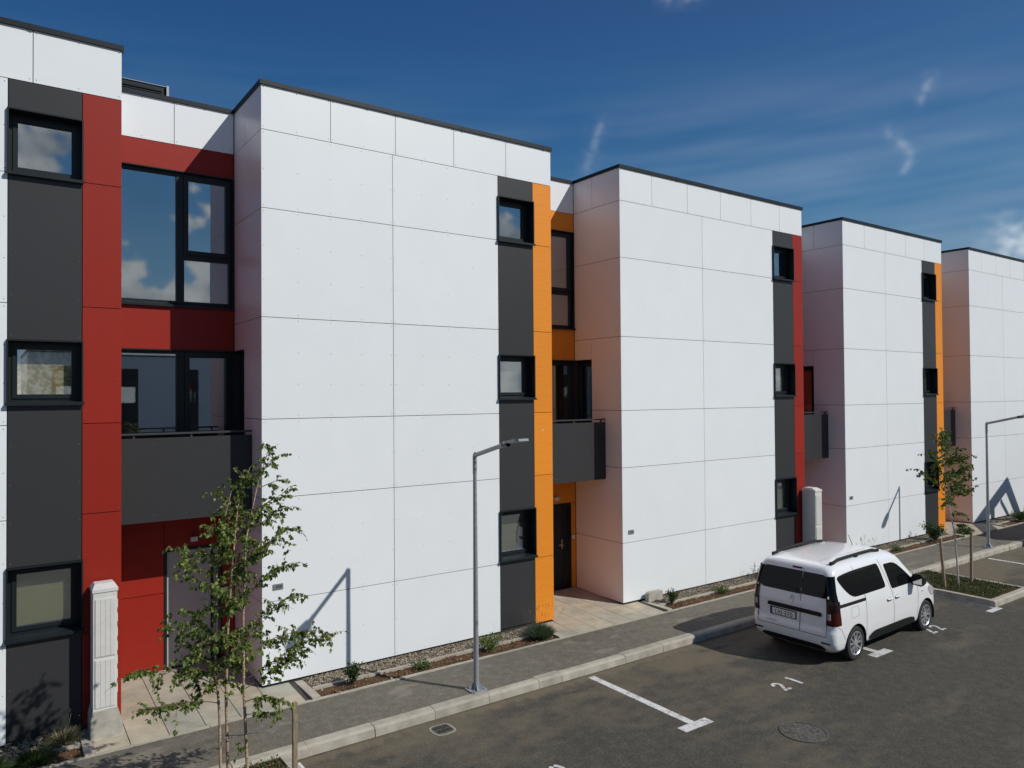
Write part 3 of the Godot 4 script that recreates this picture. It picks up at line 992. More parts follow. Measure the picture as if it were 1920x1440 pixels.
func house(A: float, Mx: float, B: float, C: float, D: float, N: float, band: Array, accent: String, label: String, sd: int, last := false) -> void:
	rng.seed = sd
	var h := thing("terraced_house", label, "house", Vector3(A, 0, 0), "white panelled terraced houses")
	for k in ["w", "d", "c"]:
		rivets[k] = nst()
	var acc: Array = M[accent]
	var wins := [[1.375, 2.365], [4.625, 5.515], [7.825, 8.725]]
	var big := [D + 0.02, N - 0.02, 6.315, 8.675]
	var bal := [D + 0.02, N - 0.02, 3.05, 5.53]
	var door := [D + 0.88, D + 1.845, 0.0, 2.07]
	# carcass: outer walls with openings, floors, roof
	var st := nst()
	var holes := []
	for w in wins:
		holes.append([B, C, w[0], w[1]])
	wall_grid(st, 0, A + 0.03, D - 0.03, -0.3, 9.86, -0.25, -0.03, holes)
	wall_grid(st, 2, -9.0, -0.25, -0.3, 9.86, A + 0.03, A + 0.25, [[RZ + 0.02, -1.01, 3.05, 5.53]])
	wall_grid(st, 2, -9.0, -0.25, -0.3, 9.86, D - 0.25, D - 0.03, [])
	wall_grid(st, 0, D - 0.03, N + 0.03, -0.3, 9.86, RZ - 0.25, RZ - 0.03, [big, bal, door])
	bx(st, Vector3(A + 0.03, -0.3, -9.25), Vector3(N + 0.03, 9.86, -9.0))
	obj("wall", st, M.backing, h)
	st = nst()
	for y in [[-0.3, -0.06], [2.8, 3.0], [5.9, 6.1]]:
		bx(st, Vector3(A + 0.25, y[0], -9.0), Vector3(D - 0.25, y[1], -0.25))
		bx(st, Vector3(D - 0.25, y[0], -9.0), Vector3(N + 0.03, y[1], RZ - 0.25))
	obj("floors", st, M.room, h)
	st = nst()
	for y in [[0.0, 2.8], [3.0, 5.9], [6.1, 9.4]]:    # plastered room walls behind the big windows
		bx(st, Vector3(D - 1.2, y[0], -6.05), Vector3(N + 0.02, y[1], -6.0))
		bx(st, Vector3(N - 0.02, y[0], -6.0), Vector3(N + 0.028, y[1], RZ - 0.26))
	obj("inner_walls", st, M.room, h)
	st = nst()
	bx(st, Vector3(A + 0.25, 9.4, -9.0), Vector3(D - 0.25, 9.55, -0.25))
	bx(st, Vector3(D - 0.25, 9.4, -9.0), Vector3(N + 0.03, 9.55, RZ - 0.25))
	obj("roof", st, M.cap, h)
	# parapet capping, folded metal
	st = nst()
	bx(st, Vector3(A - 0.03, 9.876, -0.28), Vector3(D + 0.03, 9.952, 0.03))
	bx(st, Vector3(A - 0.031, 9.877, -9.0), Vector3(A + 0.28, 9.951, -0.28))
	bx(st, Vector3(D - 0.28, 9.877, -9.0), Vector3(D + 0.031, 9.951, -0.28))
	bx(st, Vector3(D + 0.031, 9.875, RZ - 0.28), Vector3(N - 0.031, 9.950, RZ + 0.03))
	obj("parapet_cap", st, M.cap, h)
	st = nst()
	var xj := A + 1.9
	while xj < D:
		st = nst()
		bx(st, Vector3(xj - 0.03, 9.872, 0.0305), Vector3(xj + 0.03, 9.954, 0.033))
		obj("cap_joint", st, M.cap, h)
		xj += 2.0
	# front cladding
	for r in 6:
		panel(h, "white_panel", M.white, "w", 0, A - 0.006, Mx, J[r], J[r + 1], 0.0)
		panel(h, "white_panel", M.white, "w", 0, Mx, B, J[r], J[r + 1], 0.0)
		panel(h, accent + "_panel", acc, "c", 0, C, D + 0.006, J[r], J[r + 1], 0.0)
	var bs := [A - 0.006] + band + [D + 0.006]
	for k in bs.size() - 1:
		panel(h, "white_panel", M.white, "w", 0, bs[k], bs[k + 1], J[6], J[7], 0.0)
	var ys := [0.0]
	for w in wins:
		ys.append_array([w[0], w[1]])
	ys.append(J[6])
	for k in range(0, ys.size(), 2):
		panel(h, "grey_panel", M.grey, "d", 0, B, C, ys[k], ys[k + 1], 0.0)
	# left flank
	for r in 6:
		if r == 2 or r == 3:
			panel(h, "white_panel", M.white, "w", -1, -1.01, -0.008, J[r], J[r + 1], A)
		else:
			panel(h, "white_panel", M.white, "w", -1, RZ, -0.008, J[r], J[r + 1], A)
	panel(h, "white_panel", M.white, "w", -1, RZ, -1.01, 5.53, J[4], A)
	panel(h, "white_panel", M.white, "w", -1, -0.95, -0.008, J[6], J[7], A)
	panel(h, "white_panel", M.white, "w", -1, RZ, -0.95, J[6], J[7], A)
	# glazed side door on to the neighbour's balcony strip
	st = nst()
	bx(st, Vector3(A + 0.10, 3.05, RZ), Vector3(A + 0.16, 5.53, RZ + 0.07))
	bx(st, Vector3(A + 0.10, 3.05, -1.08), Vector3(A + 0.16, 5.53, -1.01))
	bx(st, Vector3(A + 0.10, 5.44, RZ + 0.07), Vector3(A + 0.16, 5.53, -1.08))
	bx(st, Vector3(A + 0.10, 3.05, RZ + 0.07), Vector3(A + 0.16, 3.14, -1.08))
	bx(st, Vector3(A + 0.002, 3.05, -1.03), Vector3(A + 0.10, 5.53, -1.012))
	bx(st, Vector3(A + 0.002, 5.51, RZ), Vector3(A + 0.10, 5.528, -1.03))
	var sdoor := obj("side_window", st, M.frame, h)
	st = nst()
	bx(st, Vector3(A + 0.125, 3.14, RZ + 0.07), Vector3(A + 0.131, 5.44, -1.08))
	obj("pane", st, M.glass, sdoor)
	st = nst()
	bx(st, Vector3(A + 0.75, 3.0, -6.0), Vector3(A + 0.8, 5.9, -0.26))
	obj("inner_wall", st, M.backing, h)
	# windows in the grey strip
	var bl: Array = [M.blind, M.paper, null] if sd == 41 else [M.blind_pale, M.blind_pale, null]
	for k in 3:
		small_window(h, B, C, wins[k][0], wins[k][1], bl[k])
	if sd == 42:     # pale chevron scratched into the orange strip
		st = nst()
		ribbon(st, [Vector3(9.525, 3.93, 0.0015), Vector3(9.55, 3.985, 0.0015), Vector3(9.578, 3.94, 0.0015)], 0.008, Vector3(0, 0, 1))
		obj("scratch", st, M.bell, h)
	if not last:
		recess(h, D, N, accent, acc, big, bal, door)
	obj("white_rivets", rivets.w, M.rivet_w, h).set_meta("kind", "stuff")
	obj("grey_rivets", rivets.d, M.rivet_d, h).set_meta("kind", "stuff")
	obj("coloured_rivets", rivets.c, M.rivet_c, h).set_meta("kind", "stuff")

func recess(h: Node3D, D: float, N: float, accent: String, acc: Array, big: Array, bal: Array, door: Array) -> void:
	var pn := accent + "_panel"
	# flank that faces the sun
	for r in 6:
		panel(h, pn, acc, "c", 1, RZ, -0.012, J[r], J[r + 1], D)
	panel(h, "white_panel", M.white, "w", 1, RZ, -0.012, J[6], J[7], D)
	# rear wall
	panel(h, "white_panel", M.white, "w", 0, D + 0.01, D + 1.045, J[6], J[7], RZ)
	panel(h, "white_panel", M.white, "w", 0, D + 1.045, N - 0.01, J[6], J[7], RZ)
	panel(h, pn, acc, "c", 0, D + 0.01, N - 0.01, big[3], J[6], RZ)
	panel(h, pn, acc, "c", 0, D + 0.01, N - 0.01, bal[3], big[2] - 0.03, RZ)
	panel(h, pn, acc, "c", 0, D + 0.01, door[0], 0.012, 1.325, RZ)
	panel(h, pn, acc, "c", 0, D + 0.01, door[0], 1.325, 2.75, RZ)
	panel(h, pn, acc, "c", 0, door[0], N - 0.01, door[3], 2.75, RZ)
	panel(h, pn, acc, "c", 0, door[1], N - 0.01, 0.012, door[3], RZ)
	# large upper window: a fixed light, an opening sash, a lower light
	var zf := RZ - 0.13
	var st := nst()
	frame_rect(st, big[0], big[1], big[2], big[3], zf, zf + 0.09, 0.075)
	bx(st, Vector3(D + 1.085, big[2] + 0.075, zf), Vector3(D + 1.215, big[3] - 0.075, zf + 0.088))
	bx(st, Vector3(D + 1.215, 7.13, zf), Vector3(big[1] - 0.075, 7.25, zf + 0.087))
	bx(st, Vector3(big[0], big[3] - 0.02, zf + 0.09), Vector3(big[1], big[3], RZ + 0.03))
	bx(st, Vector3(big[1] - 0.02, big[2], zf + 0.09), Vector3(big[1], big[3] - 0.02, RZ + 0.03))
	var w := obj("large_window", st, M.frame, h)
	st = nst()
	frame_rect(st, D + 1.205, big[1] - 0.055, 7.22, big[3] - 0.055, zf + 0.01, zf + 0.115, 0.075)
	obj("sash", st, M.frame, w)
	st = nst()
	bx(st, Vector3(big[0] + 0.075, big[2] + 0.075, zf + 0.04), Vector3(D + 1.085, big[3] - 0.075, zf + 0.046))
	obj("pane", st, M.glass, w)
	st = nst()
	bx(st, Vector3(D + 1.28, 7.295, zf + 0.06), Vector3(big[1] - 0.13, big[3] - 0.13, zf + 0.066))
	obj("pane", st, M.glass, w)
	st = nst()
	bx(st, Vector3(D + 1.215, big[2] + 0.075, zf + 0.04), Vector3(big[1] - 0.075, 7.13, zf + 0.046))
	obj("pane", st, M.glass, w)
	st = nst()
	prism(st, [Vector2(zf + 0.09, big[2] + 0.04), Vector2(RZ + 0.06, big[2] - 0.005), Vector2(RZ + 0.06, big[2] - 0.04), Vector2(RZ + 0.045, big[2] - 0.04), Vector2(RZ + 0.045, big[2] - 0.015), Vector2(zf + 0.09, big[2] + 0.02)], Vector3(0, 0, 1), Vector3(0, 1, 0), Vector3(D + 0.012, 0, 0), Vector3(N - D - 0.024, 0, 0))
	obj("sill", st, M.frame, w)
	# balcony window
	st = nst()
	frame_rect(st, bal[0], bal[1], bal[2], bal[3], zf, zf + 0.09, 0.07)
	bx(st, Vector3(D + 1.085, bal[2] + 0.07, zf), Vector3(D + 1.235, bal[3] - 0.07, zf + 0.088))
	bx(st, Vector3(bal[0], bal[3] - 0.02, zf + 0.09), Vector3(bal[1], bal[3], RZ + 0.03))
	w = obj("balcony_window", st, M.frame, h)
	st = nst()
	frame_rect(st, D + 1.22, bal[1] - 0.05, bal[2] + 0.05, bal[3] - 0.05, zf + 0.01, zf + 0.115, 0.08)
	obj("sash", st, M.frame, w)
	st = nst()
	bx(st, Vector3(bal[0] + 0.07, bal[2] + 0.07, zf + 0.04), Vector3(D + 1.085, bal[3] - 0.07, zf + 0.046))
	obj("pane", st, M.glass, w)
	st = nst()
	bx(st, Vector3(D + 1.30, bal[2] + 0.13, zf + 0.06), Vector3(bal[1] - 0.13, bal[3] - 0.13, zf + 0.066))
	obj("pane", st, M.glass, w)
	# balcony
	st = nst()
	bx(st, Vector3(D + 0.004, 2.76, RZ + 0.002), Vector3(N - 0.004, 2.98, -0.575))
	var b := obj("balcony", st, M.grey[1], h)
	st = nst()
	bx(st, Vector3(D + 0.004, 2.73, -0.552), Vector3(N - 0.004, 4.055, -0.54))
	obj("front_panel", st, M.grey[0], b)
	for k in 5:
		for j in 3:
			rivet("d", Vector3(lerpf(D + 0.06, N - 0.1, k / 4.0), 2.83 + j * 0.57, -0.54), Vector3(0, 0, 1))
	st = nst()
	bx(st, Vector3(D + 0.006, 4.105, -0.59), Vector3(N - 0.006, 4.135, -0.535))
	obj("handrail", st, M.darkmetal, b)
	for k in 3:
		st = nst()
		var x := lerpf(D + 0.25, N - 0.12, k / 2.0)
		bx(st, Vector3(x - 0.015, 2.98, -0.585), Vector3(x + 0.015, 4.105, -0.555))
		obj("rail_post", st, M.darkmetal, b)
	# entrance: frame, leaf, narrow side light, bell, wall lamp
	st = nst()
	bx(st, Vector3(door[0], 0.0, RZ - 0.14), Vector3(door[0] + 0.045, door[3], RZ + 0.012))
	bx(st, Vector3(door[1] - 0.035, 0.0, RZ - 0.14), Vector3(door[1], door[3], RZ + 0.012))
	bx(st, Vector3(door[0] + 0.045, door[3] - 0.05, RZ - 0.14), Vector3(door[1] - 0.035, door[3], RZ + 0.012))
	bx(st, Vector3(D + 1.655, 0.0, RZ - 0.14), Vector3(D + 1.70, door[3] - 0.05, RZ - 0.02))
	bx(st, Vector3(door[0] + 0.045, 0.0, RZ - 0.14), Vector3(door[1] - 0.035, 0.028, RZ + 0.01))
	var dr := obj("entrance", st, M.frame, h)
	st = nst()
	bx(st, Vector3(door[0] + 0.05, 0.03, RZ - 0.09), Vector3(D + 1.65, door[3] - 0.055, RZ - 0.035))
	obj("door_leaf", st, M.frame if accent == "orange" else M.door, dr)
	st = nst()
	bx(st, Vector3(D + 1.57, 0.98, RZ - 0.035), Vector3(D + 1.60, 1.2, RZ - 0.025))
	bx(st, Vector3(D + 1.46, 1.07, RZ - 0.0), Vector3(D + 1.595, 1.09, RZ + 0.015))
	bx(st, Vector3(D + 1.575, 1.07, RZ - 0.025), Vector3(D + 1.595, 1.09, RZ - 0.0))
	obj("door_handle", st, M.steel, dr)
	st = nst()
	bx(st, Vector3(D + 1.70, 0.03, RZ - 0.09), Vector3(door[1] - 0.035, door[3] - 0.05, RZ - 0.084))
	obj("side_light", st, M.glass, dr)
	st = nst()
	bx(st, Vector3(D + 1.875, 1.19, RZ + 0.001), Vector3(D + 1.945, 1.28, RZ + 0.03))
	obj("doorbell", st, M.bell, h)
	st = nst()
	bx(st, Vector3(D + 1.3, 2.17, RZ + 0.001), Vector3(D + 1.41, 2.25, RZ + 0.09))
	obj("wall_lamp", st, M.bell, h)

func number_plate(x: float, called: String, label: String) -> void:
	var t := thing("house_number_plate", label, "plate", Vector3(x, 1.52, 0.0), "house number plates")
	var st := nst()
	bx(st, Vector3(x - 0.085, 1.50, 0.004), Vector3(x + 0.085, 1.595, 0.012))
	obj("plate", st, M.plate, t)
	if called != "":
		var tm := TextMesh.new()
		tm.text = called
		tm.font_size = 32
		tm.pixel_size = 0.0021
		tm.depth = 0.001
		obj("figures", tm, M.ink, t, Vector3(x + 0.015, 1.5475, 0.0128))
	else:
		st = nst()
		for k in 3:
			bx(st, Vector3(x - 0.035 + k * 0.034, 1.525, 0.012), Vector3(x - 0.012 + k * 0.034, 1.57, 0.0128))
		obj("figures", st, M.ink, t)

func make_houses() -> void:
	house(-5.38, -2.57, 0.255, 1.151, 1.657, 3.721, [-4.32, -3.1, -1.9, -0.68, 0.545], "red", "white panelled house with red strip beside the ribbed white cabinet", 41)
	house(3.721, 6.110, 8.445, 9.323, 9.805, 11.814, [4.92, 6.17, 7.42, 8.65], "orange", "white panelled house with orange strip behind the near lamp post", 42)
	house(11.814, 14.625, 17.495, 18.399, 18.847, 20.925, [12.86, 14.10, 15.34, 16.58, 17.82], "red", "white panelled house with red strip behind the white van", 43)
	house(20.925, 23.32, 25.665, 26.56, 27.043, 29.113, [22.13, 23.38, 24.62, 25.86], "orange", "white panelled house with orange strip behind the single staked tree", 44)
	house(29.113, 31.92, 34.78, 35.69, 36.14, 38.2, [30.16, 31.4, 32.64, 33.88, 35.1], "red", "last white panelled house, with the zigzag shadow on its wall", 45)
	number_plate(3.98, "", "small grey number plate behind the birch leaves")
	number_plate(12.07, "19A", "small grey number plate reading 19A at the white corner")
	number_plate(21.19, "", "small grey number plate on the wall behind the van")
	number_plate(29.39, "", "small grey number plate on the farthest house")
	# louvred unit on the roof behind the recess of the first house
	var u := thing("roof_unit", "dark louvred ventilation unit on the roof above the red recess", "vent", Vector3(2.7, 9.55, -3.9))
	var st := nst()
	bx(st, Vector3(1.2, 9.552, -4.6), Vector3(3.02, 10.98, -3.9))
	obj("casing", st, M.cap, u)
	for k in 26:
		st = nst()
		prism(st, [Vector2(-3.9, 9.66 + k * 0.049), Vector2(-3.87, 9.645 + k * 0.049), Vector2(-3.87, 9.66 + k * 0.049), Vector2(-3.9, 9.685 + k * 0.049)], Vector3(0, 0, 1), Vector3(0, 1, 0), Vector3(1.25, 0, 0), Vector3(1.66, 0, 0))
		obj("slat", st, M.frame, u)
	st = nst()
	bx(st, Vector3(2.985, 9.552, -3.899), Vector3(3.03, 11.0, -3.84))
	bx(st, Vector3(1.2, 10.982, -4.6), Vector3(2.985, 10.992, -3.88))
	obj("edge_trim", st, M.galv, u)

# ---------------------------------------------------------------- street furniture
func lamp_post(x: float, z: float, label: String) -> void:
	var t := thing("street_lamp", label, "street lamp", Vector3(x, SW, z), "galvanised street lamps")
	var st := nst()
	tube(st, [Vector3(x, SW + 0.02, z), Vector3(x, 0.9, z), Vector3(x, 3.42, z)], [0.046, 0.042, 0.031], 20)
	var pole := obj("pole", st, M.galv, t)
	st = nst()
	tube(st, [Vector3(x, 0.95, z), Vector3(x, 1.02, z)], [0.0428, 0.0425], 20)
	obj("sticker", st, M.plate, pole)
	st = nst()
	for k in 4:
		var a := TAU * k / 4.0 + 0.4
		var d := Vector3(cos(a), 0, sin(a))
		var s := Vector3(-sin(a), 0, cos(a)) * 0.004
		var b := Vector3(x, SW, z)
		for e in [-1.0, 1.0]:
			tri(st, b + d * 0.04 + s * e + Vector3(0, 0.025, 0), b + d * 0.125 + s * e + Vector3(0, 0.025, 0), b + d * 0.04 + s * e + Vector3(0, 0.15, 0))
		quad(st, b + d * 0.125 - s + Vector3(0, 0.025, 0), b + d * 0.125 + s + Vector3(0, 0.025, 0), b + d * 0.04 + s + Vector3(0, 0.15, 0), b + d * 0.04 - s + Vector3(0, 0.15, 0))
	obj("gussets", st, M.galv, t)
	st = nst()
	prism(st, [Vector2(-0.14, -0.11), Vector2(-0.11, -0.14), Vector2(0.11, -0.14), Vector2(0.14, -0.11), Vector2(0.14, 0.11), Vector2(0.11, 0.14), Vector2(-0.11, 0.14), Vector2(-0.14, 0.11)], Vector3(1, 0, 0), Vector3(0, 0, 1), Vector3(x, SW + 0.003, z), Vector3(0, 0.02, 0))
	var bp := obj("base_plate", st, M.galv, t)
	for k in 4:
		st = nst()
		var c := Vector3(x + (0.1 if k & 1 else -0.1), SW + 0.02, z + (0.1 if k & 2 else -0.1))
		lathe(st, c, [Vector2(0.018, 0.0), Vector2(0.018, 0.018), Vector2(0.009, 0.019), Vector2(0.009, 0.045), Vector2(0.0005, 0.046)], 6)
		obj("bolt", st, M.galv, bp)
	# bracket sleeve and arm, bent sharply
	st = nst()
	tube(st, [Vector3(x, 3.41, z), Vector3(x, 3.70, z), Vector3(x, 3.745, z + 0.03)], [0.036, 0.036, 0.034], 16)
	tube(st, [Vector3(x, 3.71, z - 0.005), Vector3(x - 0.045, 3.935, z + 0.92)], [0.036, 0.035], 16)
	var arm := obj("arm", st, M.galv, t)
	for y in [3.49, 3.60]:
		st = nst()
		lathe(st, Vector3(x, y, z), [Vector2(0.012, 0.03), Vector2(0.012, 0.042), Vector2(0.0005, 0.043)], 8, Vector3(-0.2, 0, 0.98).normalized())
		obj("bolt", st, M.gasket, arm)
	# flat luminaire on its spigot, glass below
	var d := Vector3(-0.035, 0.13, 1.0).normalized()
	var s := Vector3(1, 0, 0)
	var u := d.cross(s).normalized() * 1.0
	var p := Vector3(x - 0.045, 3.93, z + 0.9)
	st = nst()
	tube(st, [p - d * 0.02, p + d * 0.13], [0.042, 0.04], 14)
	obj("spigot", st, M.darkmetal, t)
	st = nst()
	var pl := [Vector2(-0.06, 0.08), Vector2(0.06, 0.08), Vector2(0.12, 0.2), Vector2(0.125, 0.5), Vector2(0.09, 0.56), Vector2(-0.09, 0.56), Vector2(-0.125, 0.5), Vector2(-0.12, 0.2)]
	prism(st, pl, s, d, p + u * 0.012, u * 0.035)
	var head := obj("lamp_head", st, M.galv, t)
	st = nst()
	prism(st, [Vector2(-0.09, 0.28), Vector2(0.09, 0.28), Vector2(0.09, 0.52), Vector2(-0.09, 0.52)], s, d, p + u * 0.004, u * 0.008)
	obj("lamp_glass", st, M.lens, head)
	st = nst()
	for k in 4:
		bx(st, p + d * (0.16 + 0.04 * k) + Vector3(-0.05, 0.045, -0.006), p + d * (0.16 + 0.04 * k) + Vector3(0.05, 0.075, 0.006))
	obj("cooling_fin", st, M.darkmetal, head)

func cabinet(x0: float, z0: float, w: float, dep: float, hgt: float, label: String) -> void:
	# slender ribbed meter cabinet with a hipped cap on a cast plinth
	var t := thing("meter_cabinet", label, "cabinet", Vector3(x0 + w / 2, -0.11, z0 + dep / 2), "white meter cabinets")
	var x1 := x0 + w
	var z1 := z0 + dep
	var st := nst()
	prism(st, [Vector2(x0 - 0.04, -0.2), Vector2(x1 + 0.09, -0.2), Vector2(x1 + 0.06, 0.12), Vector2(x1 + 0.005, 0.3), Vector2(x0 - 0.008, 0.3), Vector2(x0 - 0.03, 0.2)], Vector3(1, 0, 0), Vector3(0, 1, 0), Vector3(0, 0, z0 - 0.02), Vector3(0, 0, dep + 0.07))
	obj("plinth", st, M.stone, t)
	st = nst()
	bx(st, Vector3(x0, 0.29, z0), Vector3(x1, hgt - 0.10, z1))
	var body := obj("body", st, M.cabinet, t)
	st = nst()
	var y0 := hgt - 0.10
	var e := 0.012
	var q := [Vector3(x0 - e, y0, z1 + e), Vector3(x1 + e, y0, z1 + e), Vector3(x1 + e, y0, z0 - e), Vector3(x0 - e, y0, z0 - e)]
	var r := [Vector3(x0 + 0.03, hgt, z1 - 0.12), Vector3(x1 - 0.03, hgt, z1 - 0.12), Vector3(x1 - 0.03, hgt, z0 + 0.03), Vector3(x0 + 0.03, hgt, z0 + 0.03)]
	for k in 4:
		var k2 := (k + 1) % 4
		var m0: Vector3 = q[k] + Vector3(0, 0.045, 0)
		var m1: Vector3 = q[k2] + Vector3(0, 0.045, 0)
		quad(st, q[k], q[k2], m1, m0)
		quad(st, m0, m1, r[k2], r[k])
	quad(st, r[0], r[1], r[2], r[3])
	quad(st, q[3], q[2], q[1], q[0])
	obj("cap", st, M.cabinet, t)
	# two doors with upright ribs
	for d in [[0.33, hgt * 0.5 - 0.02], [hgt * 0.5 + 0.02, hgt - 0.19]]:
		st = nst()
		bx(st, Vector3(x0 + 0.025, d[0], z1), Vector3(x1 - 0.025, d[1], z1 + 0.01))
		var door := obj("door", st, M.cabinet, body)
		for k in 4:
			st = nst()
			var xr := lerpf(x0 + 0.055, x1 - 0.055, k / 3.0)
			bx(st, Vector3(xr - 0.029, d[0] + 0.012, z1 + 0.01), Vector3(xr + 0.029, d[1] - 0.012, z1 + 0.0145))
			obj("rib", st, M.cabinet, door)
	st = nst()
	for k in 7:
		bx(st, Vector3(x1, 0.5 + 0.2 * k, z1 - 0.06), Vector3(x1 + 0.010, 0.62 + 0.2 * k, z1 - 0.02))
	obj("hinge", st, M.cabinet, body)

func stake(x: float, z: float, y0: float, y1: float, lean: Vector3, label: String) -> void:
	var t := thing("tree_stake", label, "stake", Vector3(x, y0, z), "wooden tree stakes")
	var st := nst()
	var a := Vector3(x, y0 - 0.2, z)
	var b := Vector3(x, y1, z) + lean
	var s := 0.026
	var lo := []
	var hi := []
	for q in [Vector3(-s, 0, s), Vector3(s, 0, s), Vector3(s, 0, -s), Vector3(-s, 0, -s)]:
		lo.append(a + q)
		hi.append(b + q)
	for k in 4:
		quad(st, lo[k], lo[(k + 1) % 4], hi[(k + 1) % 4], hi[k])
	quad(st, hi[0], hi[1], hi[2], hi[3])
	obj("post", st, M.wood, t)
	st = nst()
	tube(st, [b + Vector3(0, -0.22, 0) + Vector3(-0.03, 0, 0.03), b + Vector3(0.03, -0.22, 0.03), b + Vector3(0.03, -0.22, -0.03), b + Vector3(-0.03, -0.22, -0.03), b + Vector3(-0.03, -0.22, 0.03)], [0.004, 0.004, 0.004, 0.004, 0.004], 5)
	obj("tie", st, M.wire, t)

func island(x0: float, x1: float, sd: int) -> void:
	# tree pit built out into the parking lane, kerbed on three sides
	var z1 := 4.62
	var node := struct_node("tree_pit", Vector3(x0, RD, z1))
	rng.seed = sd
	var top := RD + 0.14
	for e in [[x0 - 0.13, x0], [x1, x1 + 0.13]]:
		for k in 2:
			var st := nst()
			var za := lerpf(2.335, z1 + 0.0, k / 2.0) + 0.004
			var zb := lerpf(2.335, z1 + 0.0, (k + 1) / 2.0) - 0.004
			bx(st, Vector3(e[0], RD - 0.1, za), Vector3(e[1], top + rng.randf_range(-0.003, 0.003), zb))
			obj("kerb_stone", st, M.kerb[rng.randi() % 4], node)
	for k in 2:
		var st := nst()
		var xa := lerpf(x0 - 0.13, x1 + 0.13, k / 2.0) + 0.004
		var xb := lerpf(x0 - 0.13, x1 + 0.13, (k + 1) / 2.0) - 0.004
		prism(st, [Vector2(z1, RD - 0.1), Vector2(z1, top), Vector2(z1 + 0.11, top), Vector2(z1 + 0.14, top - 0.03), Vector2(z1 + 0.15, RD - 0.1)], Vector3(0, 0, 1), Vector3(0, 1, 0), Vector3(xa, 0, 0), Vector3(xb - xa, 0, 0))
		obj("kerb_stone", st, M.kerb[rng.randi() % 4], node)
	soil_bed("pit_soil", x0, x1, 2.335, z1, RD + 0.115, 0.05, sd + 5, 500.0)

# ---------------------------------------------------------------- plants
func leaf(st: SurfaceTool, p: Vector3, dir: Vector3, s: float, col: Color) -> void:
	# a pointed, folded leaf of four faces
	var d := dir.normalized()
	var side := d.cross(Vector3(rng.randf_range(-1, 1), rng.randf_range(-1, 1), rng.randf_range(-1, 1)))
	if side.length() < 0.05:
		side = d.cross(Vector3.UP)
	side = side.normalized()
	var up := side.cross(d)
	var a := p
	var m := p + d * s * 0.42 - up * s * 0.05
	var l := p + d * s * 0.36 + side * s * 0.36 + up * s * 0.06
	var r := p + d * s * 0.36 - side * s * 0.36 + up * s * 0.06
	var t := p + d * s
	st.set_color(col)
	tri(st, a, r, m)
	tri(st, m, r, t)
	tri(st, a, m, l)
	tri(st, m, t, l)

func leaf_col(a: Vector3, b: Vector3) -> Color:
	var t := a.lerp(b, rng.randf()) * rng.randf_range(0.8, 1.2)
	return Color(t.x, t.y, t.z)

# one branch: thin curved twig with side twigs and hanging leaves
func branch(wood: SurfaceTool, fol: SurfaceTool, p0: Vector3, dir: Vector3, length: float, r: float, leaf_s: float, n_leaf: int, droop: float, ca: Vector3, cb: Vector3) -> void:
	var pts := [p0]
	var rad := [r]
	var d := dir.normalized()
	var p := p0
	var seg := 7
	for k in seg:
		d = (d + Vector3(rng.randf_range(-0.13, 0.13), rng.randf_range(-0.1, 0.1) - droop * k / seg, rng.randf_range(-0.13, 0.13))).normalized()
		p += d * length / seg
		pts.append(p)
		rad.append(lerpf(r, 0.0015, float(k + 1) / seg))
	tube(wood, pts, rad, 5, false)
	var cl := maxi(2, int(n_leaf / 7.0))
	for c in cl:
		var t := lerpf(0.22, 1.0, (c + rng.randf() * 0.6) / cl)
		var i := mini(int(t * seg), seg - 1)
		var q: Vector3 = pts[i].lerp(pts[i + 1], t * seg - i)
		var tw := Vector3(rng.randf_range(-1, 1), rng.randf_range(-0.4, 0.5), rng.randf_range(-1, 1)).normalized()
		tw = (tw + (pts[i + 1] - pts[i]).normalized() * 0.8).normalized()
		var tl := rng.randf_range(0.10, 0.32) * (0.6 + length * 0.4)
		var e := q + tw * tl * 0.6 + Vector3(0, -0.02, 0)
		var e2 := q + tw * tl + Vector3(0, -0.07, 0)
		tube(wood, [q, e, e2], [0.003, 0.002, 0.001], 4, false)
		for k in 9:
			var f := rng.randf()
			var b := q.lerp(e, f * 2.0) if f < 0.5 else e.lerp(e2, f * 2.0 - 1.0)
			leaf(fol, b, Vector3(rng.randf_range(-0.8, 0.8), rng.randf_range(-1.5, 0.1), rng.randf_range(-0.8, 0.8)), leaf_s * rng.randf_range(0.7, 1.2), leaf_col(ca, cb))

